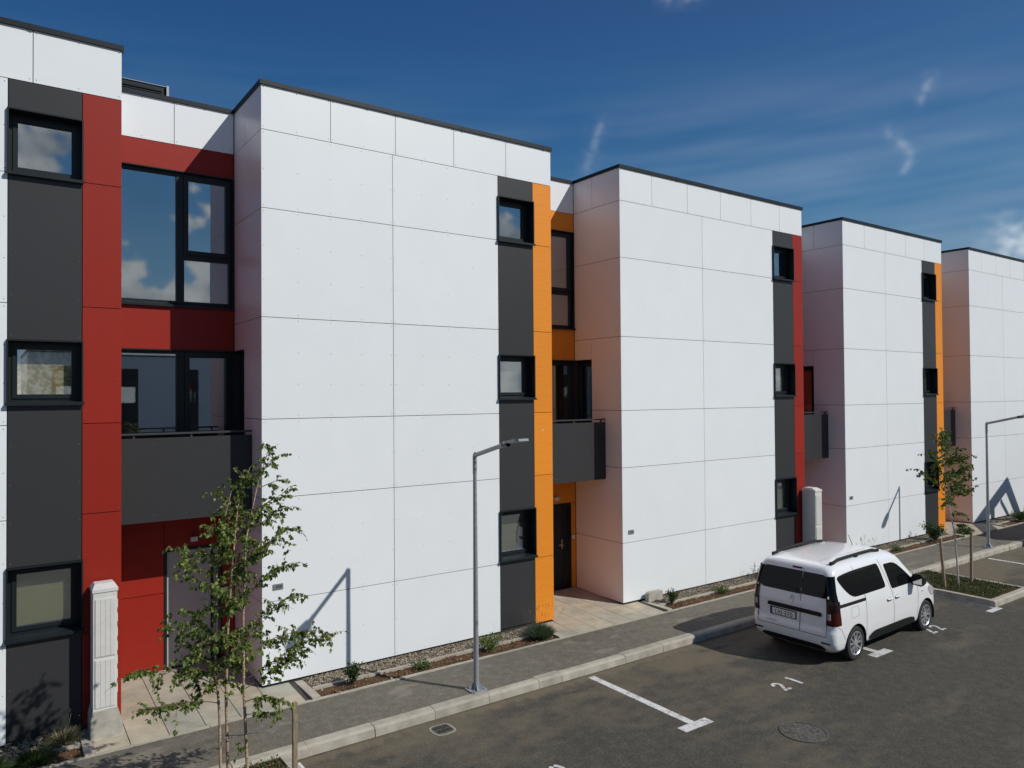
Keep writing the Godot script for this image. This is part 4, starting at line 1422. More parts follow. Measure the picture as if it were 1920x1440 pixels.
func birch_left() -> void:
	rng.seed = 501
	var t := thing("birch_tree", "young three stemmed birch tied to a stake in front of the red recess", "tree", Vector3(2.38, RD + 0.1, 3.3))
	var stems := [
		[[Vector3(2.30, RD + 0.1, 3.34), Vector3(2.24, 0.40, 3.32), Vector3(2.235, 1.0, 3.3), Vector3(2.19, 1.75, 3.28), Vector3(2.20, 2.6, 3.3), Vector3(2.27, 3.2, 3.32), Vector3(2.36, 3.6, 3.35)], 0.019],
		[[Vector3(2.38, RD + 0.1, 3.24), Vector3(2.34, 0.38, 3.25), Vector3(2.315, 1.2, 3.27), Vector3(2.33, 2.0, 3.3), Vector3(2.38, 2.7, 3.3), Vector3(2.45, 3.4, 3.28), Vector3(2.60, 3.85, 3.25)], 0.021],
		[[Vector3(2.50, RD + 0.1, 3.36), Vector3(2.535, 0.31, 3.35), Vector3(2.50, 1.3, 3.33), Vector3(2.50, 2.1, 3.32), Vector3(2.53, 3.0, 3.32), Vector3(2.66, 3.6, 3.32), Vector3(2.80, 4.05, 3.3)], 0.021],
	]
	var wood := nst()
	var fol := nst()
	var ca := Vector3(0.055, 0.095, 0.018)
	var cb := Vector3(0.21, 0.27, 0.055)
	for k in 3:
		var s: Array = stems[k]
		var st := nst()
		var rad := []
		for i in s[0].size():
			rad.append(lerpf(s[1], 0.004, pow(float(i) / (s[0].size() - 1), 1.3)))
		tube(st, s[0], rad, 10)
		obj("trunk", st, M.bark, t)
	# main branches: start, direction, length, leaves
	var br := [
		[Vector3(2.5, 1.35, 3.33), Vector3(1.0, 0.75, 0.1), 1.25, 110, 0.10],
		[Vector3(2.5, 1.25, 3.33), Vector3(0.75, 0.5, 0.35), 0.85, 80, 0.14],
		[Vector3(2.5, 1.6, 3.33), Vector3(0.9, 0.55, -0.2), 0.95, 90, 0.15],
		[Vector3(2.5, 1.1, 3.33), Vector3(0.55, 0.25, 0.5), 0.65, 60, 0.18],
		[Vector3(2.5, 1.9, 3.33), Vector3(0.7, 0.8, 0.2), 0.8, 70, 0.12],
		[Vector3(2.5, 2.3, 3.32), Vector3(0.8, 0.7, 0.1), 0.75, 70, 0.15],
		[Vector3(2.2, 1.35, 3.3), Vector3(-1.0, 0.85, 0.1), 1.15, 90, 0.09],
		[Vector3(2.22, 1.15, 3.3), Vector3(-0.9, 0.5, 0.25), 0.95, 80, 0.12],
		[Vector3(2.2, 1.5, 3.3), Vector3(-0.7, 0.95, -0.35), 0.95, 70, 0.10],
		[Vector3(2.2, 1.75, 3.3), Vector3(-0.75, 0.7, 0.3), 0.75, 60, 0.13],
		[Vector3(2.2, 2.35, 3.3), Vector3(-0.7, 1.15, 0.1), 0.85, 56, 0.05],
		[Vector3(2.22, 2.55, 3.3), Vector3(-0.75, 0.9, 0.0), 0.75, 42, 0.08],
		[Vector3(2.33, 2.2, 3.3), Vector3(-0.35, 0.8, 0.6), 0.7, 60, 0.12],
		[Vector3(2.33, 1.8, 3.3), Vector3(0.1, 0.6, 0.8), 0.6, 60, 0.15],
		[Vector3(2.4, 2.8, 3.3), Vector3(-0.55, 0.8, 0.2), 0.6, 56, 0.12],
		[Vector3(2.45, 2.6, 3.3), Vector3(0.3, 0.8, 0.55), 0.6, 56, 0.14],
		[Vector3(2.53, 2.8, 3.3), Vector3(0.85, 0.45, 0.1), 0.75, 56, 0.12],
		[Vector3(2.56, 3.1, 3.3), Vector3(0.9, 0.45, 0.0), 0.6, 42, 0.10],
		[Vector3(2.62, 3.35, 3.3), Vector3(0.9, 0.35, 0.0), 0.5, 28, 0.08],
		[Vector3(2.68, 3.6, 3.3), Vector3(0.9, 0.35, 0.05), 0.4, 21, 0.06],
		[Vector3(2.74, 3.8, 3.3), Vector3(0.8, 0.75, 0.0), 0.34, 14, 0.02],
		[Vector3(2.3, 3.1, 3.3), Vector3(-0.3, 0.9, 0.2), 0.45, 35, 0.05],
		[Vector3(2.5, 3.4, 3.28), Vector3(-0.15, 0.9, 0.2), 0.45, 28, 0.05],
		[Vector3(2.42, 2.95, 3.3), Vector3(0.1, 0.8, -0.5), 0.5, 42, 0.1],
		[Vector3(2.35, 2.4, 3.3), Vector3(0.4, 0.6, -0.7), 0.6, 42, 0.12],
		[Vector3(2.2, 1.9, 3.3), Vector3(-0.3, 0.6, -0.7), 0.6, 42, 0.12],
		[Vector3(2.5, 0.95, 3.33), Vector3(0.4, 0.2, 0.5), 0.4, 28, 0.2],
		[Vector3(2.46, 0.55, 3.34), Vector3(-0.3, 0.35, 0.5), 0.16, 10, 0.1],
	]
	for b in br:
		branch(wood, fol, b[0], b[1], b[2] * 0.92, 0.0065, 0.056, int(b[3] * 2.3), b[4], ca, cb)
	for s in stems:     # leafy leading shoots
		for k in 5:
			var q: Vector3 = s[0][5].lerp(s[0][6], k / 4.0)
			branch(wood, fol, q, Vector3(rng.randf_range(-0.7, 0.9), rng.randf_range(0.3, 1.0), rng.randf_range(-0.6, 0.6)), rng.randf_range(0.14, 0.26), 0.004, 0.05, 26, 0.08, ca, cb)
	for k in 30:     # short inner branches round the stems
		var s: Array = stems[k % 3]
		var y := rng.randf_range(1.15, 3.45)
		var p := Vector3.ZERO
		for i in s[0].size() - 1:
			if y >= s[0][i].y and y <= s[0][i + 1].y:
				p = s[0][i].lerp(s[0][i + 1], (y - s[0][i].y) / (s[0][i + 1].y - s[0][i].y))
		if p != Vector3.ZERO:
			var a := rng.randf() * TAU
			branch(wood, fol, p, Vector3(cos(a), rng.randf_range(0.4, 1.0), sin(a)), rng.randf_range(0.22, 0.5), 0.005, 0.058, 70, 0.12, ca, cb)
	obj("branches", wood, M.twig, t).set_meta("kind", "stuff")
	obj("foliage", fol, M.leaf, t).set_meta("kind", "stuff")
	var st := nst()
	tube(st, [Vector3(2.27, 0.74, 3.31), Vector3(2.34, 0.73, 3.27), Vector3(2.52, 0.72, 3.34), Vector3(2.27, 0.745, 3.34)], [0.004, 0.004, 0.004, 0.004], 5, false)
	tube(st, [Vector3(2.52, 0.72, 3.34), Vector3(2.8, 0.70, 3.33), Vector3(3.12, 0.73, 3.3)], [0.003, 0.003, 0.003], 5, false)
	obj("tie_rope", st, M.wire, t)

func birch_right() -> void:
	rng.seed = 601
	var b := Vector3(19.86, RD + 0.1, 3.57)
	var t := thing("birch_tree", "slender single stemmed birch between two stakes in the kerbed pit", "tree", b)
	var st := nst()
	var sp := [b, Vector3(19.80, 0.5, 3.57), Vector3(19.72, 1.2, 3.56), Vector3(19.55, 1.7, 3.55), Vector3(19.36, 2.2, 3.55), Vector3(19.25, 2.9, 3.55), Vector3(19.16, 3.55, 3.55), Vector3(19.2, 3.85, 3.55)]
	tube(st, sp, [0.024, 0.022, 0.020, 0.017, 0.014, 0.011, 0.007, 0.003], 10)
	obj("trunk", st, M.bark_pale, t)
	var wood := nst()
	var fol := nst()
	var ca := Vector3(0.045, 0.075, 0.016)
	var cb := Vector3(0.16, 0.21, 0.042)
	var br := [
		[Vector3(19.45, 2.0, 3.55), Vector3(1.0, 0.5, -0.3), 0.95, 70, 0.05],
		[Vector3(19.4, 2.15, 3.55), Vector3(0.9, 0.7, 0.2), 1.5, 90, 0.10],
		[Vector3(19.42, 2.1, 3.55), Vector3(0.8, 0.35, 0.4), 0.8, 56, 0.1],
		[Vector3(19.36, 2.2, 3.55), Vector3(0.6, 0.7, 0.5), 0.75, 60, 0.12],
		[Vector3(19.3, 2.4, 3.55), Vector3(-0.9, 0.55, 0.3), 1.0, 70, 0.12],
		[Vector3(19.5, 1.85, 3.55), Vector3(-0.9, 0.35, 0.3), 1.1, 56, 0.10],
		[Vector3(19.36, 2.2, 3.55), Vector3(-1.0, 0.7, -0.2), 1.2, 70, 0.10],
		[Vector3(19.32, 2.5, 3.55), Vector3(-0.8, 0.9, 0.1), 1.2, 70, 0.09],
		[Vector3(19.28, 2.7, 3.55), Vector3(-0.8, 0.9, 0.2), 1.0, 56, 0.08],
		[Vector3(19.26, 2.8, 3.55), Vector3(0.5, 0.8, 0.3), 0.7, 56, 0.08],
		[Vector3(19.22, 3.05, 3.55), Vector3(0.4, 0.9, 0.0), 0.75, 42, 0.0],
		[Vector3(19.2, 3.2, 3.55), Vector3(-0.7, 0.75, 0.1), 0.75, 42, 0.08],
		[Vector3(19.18, 3.4, 3.55), Vector3(0.3, 0.8, 0.2), 0.4, 28, 0.04],
		[Vector3(19.3, 2.6, 3.55), Vector3(0.1, 0.6, 0.8), 0.6, 56, 0.1],
		[Vector3(19.35, 2.3, 3.55), Vector3(-0.3, 0.5, 0.8), 0.6, 56, 0.1],
		[Vector3(19.25, 2.9, 3.55), Vector3(-0.3, 0.6, 0.6), 0.6, 56, 0.1],
		[Vector3(19.6, 1.6, 3.55), Vector3(0.3, 0.4, 0.3), 0.3, 21, 0.1],
		[Vector3(19.66, 1.4, 3.55), Vector3(0.35, 0.1, 0.3), 0.28, 21, 0.1],
		[Vector3(19.68, 1.25, 3.55), Vector3(0.3, -0.1, 0.35), 0.24, 14, 0.1],
	]
	for q in br:
		branch(wood, fol, q[0], q[1], q[2], 0.007, 0.066, int(q[3] * 2.5), q[4], ca, cb)
	obj("branches", wood, M.twig, t).set_meta("kind", "stuff")
	obj("foliage", fol, M.leaf, t).set_meta("kind", "stuff")

func bush(called: String, label: String, at: Vector3, rx: float, hgt: float, n: int, ls: float, ca: Vector3, cb: Vector3, sd: int, stems := 9) -> void:
	rng.seed = sd
	var t := thing(called, label, "plant", at, "shrubs in the planting strip")
	var wood := nst()
	var fol := nst()
	for k in stems:
		var a := TAU * k / stems + rng.randf() * 0.5
		var rr := rx * rng.randf_range(0.25, 1.0)
		var tip := at + Vector3(cos(a) * rr, hgt * rng.randf_range(0.6, 1.05) * (1.0 - 0.3 * rr / rx), sin(a) * rr)
		var mid := at.lerp(tip, 0.5) + Vector3(0, hgt * 0.12, 0)
		tube(wood, [at + Vector3(cos(a), 0, sin(a)) * 0.015, mid, tip], [0.006, 0.004, 0.002], 5, false)
		for j in int(float(n) / stems):
			var f := rng.randf_range(0.12, 1.0)
			var p := at.lerp(mid, f * 2.0) if f < 0.5 else mid.lerp(tip, f * 2.0 - 1.0)
			p += Vector3(rng.randf_range(-1, 1), rng.randf_range(-0.6, 0.8), rng.randf_range(-1, 1)) * rx * 0.28
			p.y = maxf(p.y, at.y + 0.012)
			leaf(fol, p, Vector3(rng.randf_range(-1, 1), rng.randf_range(-0.2, 1.0), rng.randf_range(-1, 1)) + (p - at) * 1.5, ls * rng.randf_range(0.7, 1.25), leaf_col(ca, cb))
	obj("stem", wood, M.twig, t)
	obj("foliage", fol, M.leaf, t).set_meta("kind", "stuff")

func blade(st: SurfaceTool, p: Vector3, tip: Vector3, w: float, col: Color, bend: float) -> void:
	var s := (tip - p).cross(Vector3(rng.randf_range(-1, 1), 0.2, rng.randf_range(-1, 1))).normalized() * w
	var m := p.lerp(tip, 0.55) + Vector3(0, bend, 0)
	st.set_color(col)
	quad(st, p - s, p + s, m + s * 0.8, m - s * 0.8)
	tri(st, m - s * 0.8, m + s * 0.8, tip)

func tuft(called: String, label: String, cat: String, at: Vector3, rx: float, hgt: float, n: int, ca: Vector3, cb: Vector3, sd: int, stalks := 0, grp := "shrubs in the planting strip") -> void:
	rng.seed = sd
	var t := thing(called, label, cat, at, grp)
	var st := nst()
	for k in n:
		var a := rng.randf() * TAU
		var r := sqrt(rng.randf())
		var p := at + Vector3(cos(a) * r * rx * 0.45, 0, sin(a) * r * rx * 0.45)
		var tip := at + Vector3(cos(a) * r * rx, hgt * rng.randf_range(0.55, 1.0) * (1.0 - 0.45 * r * r), sin(a) * r * rx)
		tip += Vector3(rng.randf_range(-1, 1), 0, rng.randf_range(-1, 1)) * rx * 0.15
		blade(st, p, tip, rng.randf_range(0.0025, 0.0045), leaf_col(ca, cb), hgt * 0.08)
	var f := obj("foliage", st, M.leaf, t)
	f.set_meta("kind", "stuff")
	if stalks > 0:
		st = nst()
		for k in stalks:
			var a := rng.randf() * TAU
			var d := Vector3(cos(a), 0, sin(a)) * rng.randf_range(0.2, 1.5) * rx
			var tip := at + d + Vector3(0, hgt * rng.randf_range(1.3, 2.0), 0)
			blade(st, at + d * 0.2, tip, 0.002, Color(0.10, 0.11, 0.06), hgt * 0.1)
			for j in 5:
				var q := tip.lerp(at + d * 0.2, j * 0.035)
				leaf(st, q, Vector3(rng.randf_range(-1, 1), 0.8, rng.randf_range(-1, 1)), 0.02, Color(0.09, 0.085, 0.07))
		obj("stalks", st, M.leaf, t).set_meta("kind", "stuff")

func make_street() -> void:
	lamp_post(6.567, 2.03, "galvanised street lamp at the kerb in front of the orange house")
	lamp_post(25.35, 2.03, "galvanised street lamp beyond the kerbed tree pit")
	cabinet(1.255, 0.06, 0.30, 0.33, 2.05, "ribbed white meter cabinet beside the red recess, in the birch's shadow")
	cabinet(18.62, 0.06, 0.31, 0.40, 2.07, "plain white meter cabinet at the red strip behind the van")
	island(19.08, 20.80, 71)
	island(1.52, 3.24, 81)
	stake(19.35, 3.5, RD + 0.1, 1.12, Vector3(-0.28, 0, 0.02), "leaning wooden stake on the van's side of the slender birch")
	stake(20.39, 3.64, RD + 0.1, 1.15, Vector3(0.05, 0, 0), "upright wooden stake on the far side of the slender birch")
	stake(3.12, 3.3, RD + 0.1, 0.94, Vector3(0.0, 0, 0), "wooden stake roped to the three stemmed birch")
	birch_left()
	birch_right()
	var g1 := Vector3(0.02, 0.045, 0.01)
	var g2 := Vector3(0.06, 0.11, 0.022)
	bush("evergreen_shrub", "dark glossy shrub by the near patio's border", Vector3(5.01, -0.10, 0.66), 0.17, 0.42, 420, 0.05, g1, Vector3(0.05, 0.09, 0.02), 701)
	bush("ground_cover", "flat green creeping plant in the soil before the lamp post", Vector3(6.32, -0.11, 0.66), 0.24, 0.11, 320, 0.035, Vector3(0.05, 0.09, 0.02), Vector3(0.11, 0.16, 0.04), 702, 14)
	bush("juniper_shrub", "bright feathery green shrub right behind the near lamp post", Vector3(7.76, -0.10, 0.66), 0.24, 0.30, 900, 0.03, Vector3(0.06, 0.11, 0.018), Vector3(0.15, 0.20, 0.04), 703, 16)
	tuft("lavender_plant", "grey green lavender mound below the orange strip", "plant", Vector3(8.97, -0.11, 0.60), 0.36, 0.36, 1500, Vector3(0.06, 0.085, 0.06), Vector3(0.15, 0.18, 0.14), 704, 34)
	bush("evergreen_shrub", "small dark conifer shrub beside the rounded concrete block", Vector3(12.80, -0.10, 0.55), 0.17, 0.40, 700, 0.03, g1, g2, 705, 14)
	bush("ground_cover", "low green plant in the soil behind the van's tail", Vector3(14.5, -0.11, 0.58), 0.26, 0.16, 500, 0.03, Vector3(0.04, 0.08, 0.015), Vector3(0.1, 0.15, 0.03), 706, 14)
	bush("weed", "thin weed growing in the gravel by the dark stone", Vector3(16.2, -0.08, 0.3), 0.16, 0.5, 60, 0.03, g1, g2, 707, 6)
	tuft("lavender_plant", "loose lavender clump hidden beyond the van's roof", "plant", Vector3(20.95, -0.11, 0.60), 0.33, 0.34, 800, Vector3(0.06, 0.08, 0.03), Vector3(0.13, 0.16, 0.06), 708, 26)
	bush("ground_cover", "low green plant in the soil beyond the van's aerial", Vector3(22.6, -0.11, 0.6), 0.26, 0.15, 420, 0.03, Vector3(0.04, 0.08, 0.015), Vector3(0.1, 0.15, 0.03), 709, 14)
	bush("evergreen_shrub", "tall dark shrub at the foot of the far grey strip", Vector3(25.0, -0.10, 0.58), 0.34, 0.62, 900, 0.06, g1, Vector3(0.045, 0.08, 0.02), 710, 14)
	tuft("lavender_plant", "grey lavender clump behind the slender birch's trunk", "plant", Vector3(27.1, -0.11, 0.60), 0.34, 0.32, 800, Vector3(0.07, 0.09, 0.06), Vector3(0.14, 0.16, 0.11), 711, 20)
	bush("evergreen_shrub", "dark shrub on the last house's planting strip", Vector3(31.5, -0.10, 0.6), 0.3, 0.35, 500, 0.05, g1, g2, 712, 12)
	bush("evergreen_shrub", "bright green shrub at the end of the planting strip", Vector3(33.6, -0.10, 0.6), 0.3, 0.5, 500, 0.05, Vector3(0.05, 0.1, 0.02), Vector3(0.1, 0.17, 0.03), 713, 12)
	tuft("grass_tuft", "long green grass below the near grey strip", "grass", Vector3(0.55, -0.10, 0.66), 0.34, 0.2, 900, Vector3(0.025, 0.05, 0.018), Vector3(0.07, 0.10, 0.035), 714, 8)
	tuft("grass_tuft", "dry straw coloured grass beside the ribbed cabinet's plinth", "grass", Vector3(0.92, -0.09, 0.25), 0.3, 0.24, 420, Vector3(0.22, 0.19, 0.1), Vector3(0.4, 0.36, 0.22), 715, 10)
	tuft("grass_tuft", "sparse grass in the near planting strip's soil", "grass", Vector3(0.05, -0.10, 0.66), 0.34, 0.2, 600, Vector3(0.035, 0.07, 0.02), Vector3(0.08, 0.12, 0.035), 716, 5)
	# ground cover of the tree pits: nobody could count it
	for q in [[19.12, 20.76, "low green ground cover in the kerbed pit of the slender birch", 720], [1.56, 3.2, "low green ground cover in the pit of the three stemmed birch", 721]]:
		rng.seed = q[3]
		var st := nst()
		for k in 4200:
			var p := Vector3(rng.randf_range(q[0], q[1]), RD + 0.115, rng.randf_range(2.36, 4.58))
			if rng.randf() < 0.5:
				blade(st, p, p + Vector3(rng.randf_range(-0.06, 0.06), rng.randf_range(0.03, 0.13), rng.randf_range(-0.06, 0.06)), 0.004, leaf_col(Vector3(0.03, 0.05, 0.015), Vector3(0.09, 0.11, 0.04)), 0.01)
			else:
				leaf(st, p + Vector3(0, rng.randf_range(0.0, 0.06), 0), Vector3(rng.randf_range(-1, 1), 0.4, rng.randf_range(-1, 1)), 0.04, leaf_col(Vector3(0.03, 0.055, 0.015), Vector3(0.08, 0.12, 0.03)))
		var o := obj(numbered("ground_cover_patch"), st, M.leaf)
		o.set_meta("kind", "stuff")
		o.set_meta("label", q[2])
		o.set_meta("category", "ground cover")
	# loose kerb offcut and a dark stone on the gravel
	var t := thing("concrete_block", "rounded concrete kerb offcut standing on the gravel by the patio", "block", Vector3(12.3, -0.09, 0.12))
	var st := nst()
	prism(st, [Vector2(0, 0), Vector2(0.46, 0), Vector2(0.46, 0.22), Vector2(0.44, 0.24), Vector2(0.06, 0.24), Vector2(0.015, 0.21), Vector2(0, 0.16)], Vector3(1, 0, 0), Vector3(0, 1, 0), Vector3(12.42, -0.1, 0.08), Vector3(0, 0, 0.12))
	obj("stone", st, M.stone, t)
	t = thing("dark_stone", "dark rough stone lying on the gravel behind the van", "stone", Vector3(16.95, -0.09, 0.14))
	rng.seed = 730
	var o := obj("stone", pebble_mesh(731), mat(lin(0.05, 0.05, 0.052), 0.85), t, Vector3(16.95, -0.0, 0.14))
	o.scale = Vector3(0.26, 0.14, 0.16)

# ---------------------------------------------------------------- the van; local axes: x forward from the rear axle, z to its right
func pl(x: float, tab: Array) -> float:
	if x <= tab[0][0]:
		return tab[0][1]
	for k in tab.size() - 1:
		if x <= tab[k + 1][0]:
			var t: float = (x - tab[k][0]) / (tab[k + 1][0] - tab[k][0])
			return lerpf(tab[k][1], tab[k + 1][1], t)
	return tab[-1][1]

const V_REAR := [[0.22, -0.60], [0.30, -0.70], [0.38, -0.745], [0.50, -0.765], [0.60, -0.76], [0.66, -0.735], [1.0, -0.725], [1.25, -0.70], [1.6, -0.635], [1.70, -0.60], [1.76, -0.55], [1.80, -0.46], [1.83, -0.30], [1.845, -0.05]]
const V_WIDE := [[0.22, 0.78], [0.28, 0.85], [0.40, 0.872], [0.55, 0.882], [0.85, 0.885], [1.0, 0.878], [1.12, 0.864], [1.4, 0.815], [1.6, 0.775], [1.68, 0.752], [1.74, 0.715], [1.79, 0.64], [1.825, 0.50], [1.845, 0.30]]
const V_NOSE := [[0.22, 3.42], [0.32, 3.55], [0.50, 3.60], [0.70, 3.58], [0.84, 3.50], [0.93, 3.36], [0.99, 3.15], [1.03, 2.98], [1.06, 2.84], [1.2, 2.66], [1.4, 2.42], [1.6, 2.18], [1.68, 2.05], [1.74, 1.90], [1.79, 1.72], [1.825, 1.5], [1.845, 1.25]]
const V_RCR := [[0.22, 0.16], [0.7, 0.13], [1.2, 0.10], [1.6, 0.10], [1.74, 0.14], [1.845, 0.2]]
const V_FCR := [[0.22, 0.5], [0.7, 0.55], [1.0, 0.6], [1.1, 0.5], [1.6, 0.42], [1.845, 0.3]]

func v_side(x: float, y: float) -> float:
	var e := (x - 1.35) / 2.1
	return pl(y, V_WIDE) * (1.0 - 0.035 * e * e * e * e)

func v_bow(x: float, y: float) -> float:
	return -0.019 * (x - 0.85) * (x - 0.85) * smoothstep(1.15, 1.7, y)

func v_side_pt(x: float, y: float, s: float, off: float) -> Vector3:
	return Vector3(x, y + v_bow(x, y), s * (v_side(x, y) + off))

func v_rear_pt(y: float, z: float, off: float) -> Vector3:
	var x := pl(y, V_REAR)
	return Vector3(x - off, y + v_bow(x, y), z)

# point on the outline at height y: t 0 at the rear centre, 1 at the nose centre (right half)
func v_outline(y: float, n_side: int) -> Array:
	var xr := pl(y, V_REAR)
	var xf := pl(y, V_NOSE)
	var rr := pl(y, V_RCR)
	var rf := pl(y, V_FCR)
	var out := []
	var wr := v_side(xr + rr, y)
	var wf := v_side(xf - rf, y)
	for k in 7:
		out.append(Vector3(xr, y, lerpf(0.0, wr - rr, k / 7.0)))
	for k in 8:
		var a := PI / 2 * k / 8.0
		out.append(Vector3(xr + rr - rr * cos(a), y, wr - rr + rr * sin(a)))
	for k in n_side:
		var x := lerpf(xr + rr, xf - rf, float(k) / n_side)
		out.append(Vector3(x, y, v_side(x, y)))
	for k in 8:
		var a := PI / 2 * k / 8.0
		out.append(Vector3(xf - rf + rf * sin(a), y, wf - wf * 0.6 * (1.0 - cos(a))))
	for k in 6:
		out.append(Vector3(xf + 0.0 * k, y, wf * 0.4 * (1.0 - k / 5.0)))
	for k in out.size():
		out[k].y += v_bow(out[k].x, y)
	return out

func side_patch(st: SurfaceTool, rows: Array, s: float, off: float, n := 14) -> void:
	# rows: [y, x from, x to], bottom to top
	var last := []
	for r in rows:
		var line := []
		for k in n + 1:
			line.append(v_side_pt(lerpf(r[1], r[2], float(k) / n), r[0], s, off))
		if not last.is_empty():
			for k in n:
				if s > 0:
					quad(st, last[k], last[k + 1], line[k + 1], line[k])
				else:
					quad(st, last[k + 1], last[k], line[k], line[k + 1])
		last = line

func rear_patch(st: SurfaceTool, rows: Array, off: float, n := 8) -> void:
	# rows: [y, z from, z to], bottom to top
	var last := []
	for r in rows:
		var line := []
		for k in n + 1:
			line.append(v_rear_pt(r[0], lerpf(r[1], r[2], float(k) / n), off))
		if not last.is_empty():
			for k in n:
				quad(st, last[k], last[k + 1], line[k + 1], line[k])
		last = line

func rounded_rows(y0: float, y1: float, xa0: float, xb0: float, xa1: float, xb1: float, r: float, n := 14) -> Array:
	# a window outline with rounded corners whose ends slant from (xa0, xb0) at y0 to (xa1, xb1) at y1
	var out := []
	for k in n + 1:
		var u := (1.0 - cos(PI * k / n)) * 0.5
		var y := lerpf(y0, y1, u)
		var e := minf(y - y0, y1 - y)
		var ins := 0.0
		if e < r:
			ins = r - sqrt(maxf(0.0, r * r - (r - e) * (r - e)))
		out.append([y, lerpf(xa0, xa1, u) + ins, lerpf(xb0, xb1, u) - ins])
	return out

func side_line(st: SurfaceTool, pts: Array, s: float, wid: float, off: float) -> void:
	var q := []
	for k in pts.size() - 1:
		for j in 6:
			var p: Vector2 = pts[k].lerp(pts[k + 1], j / 6.0)
			q.append(v_side_pt(p.x, p.y, s, off))
	q.append(v_side_pt(pts[-1].x, pts[-1].y, s, off))
	ribbon(st, q, wid, Vector3(0, 0, s))

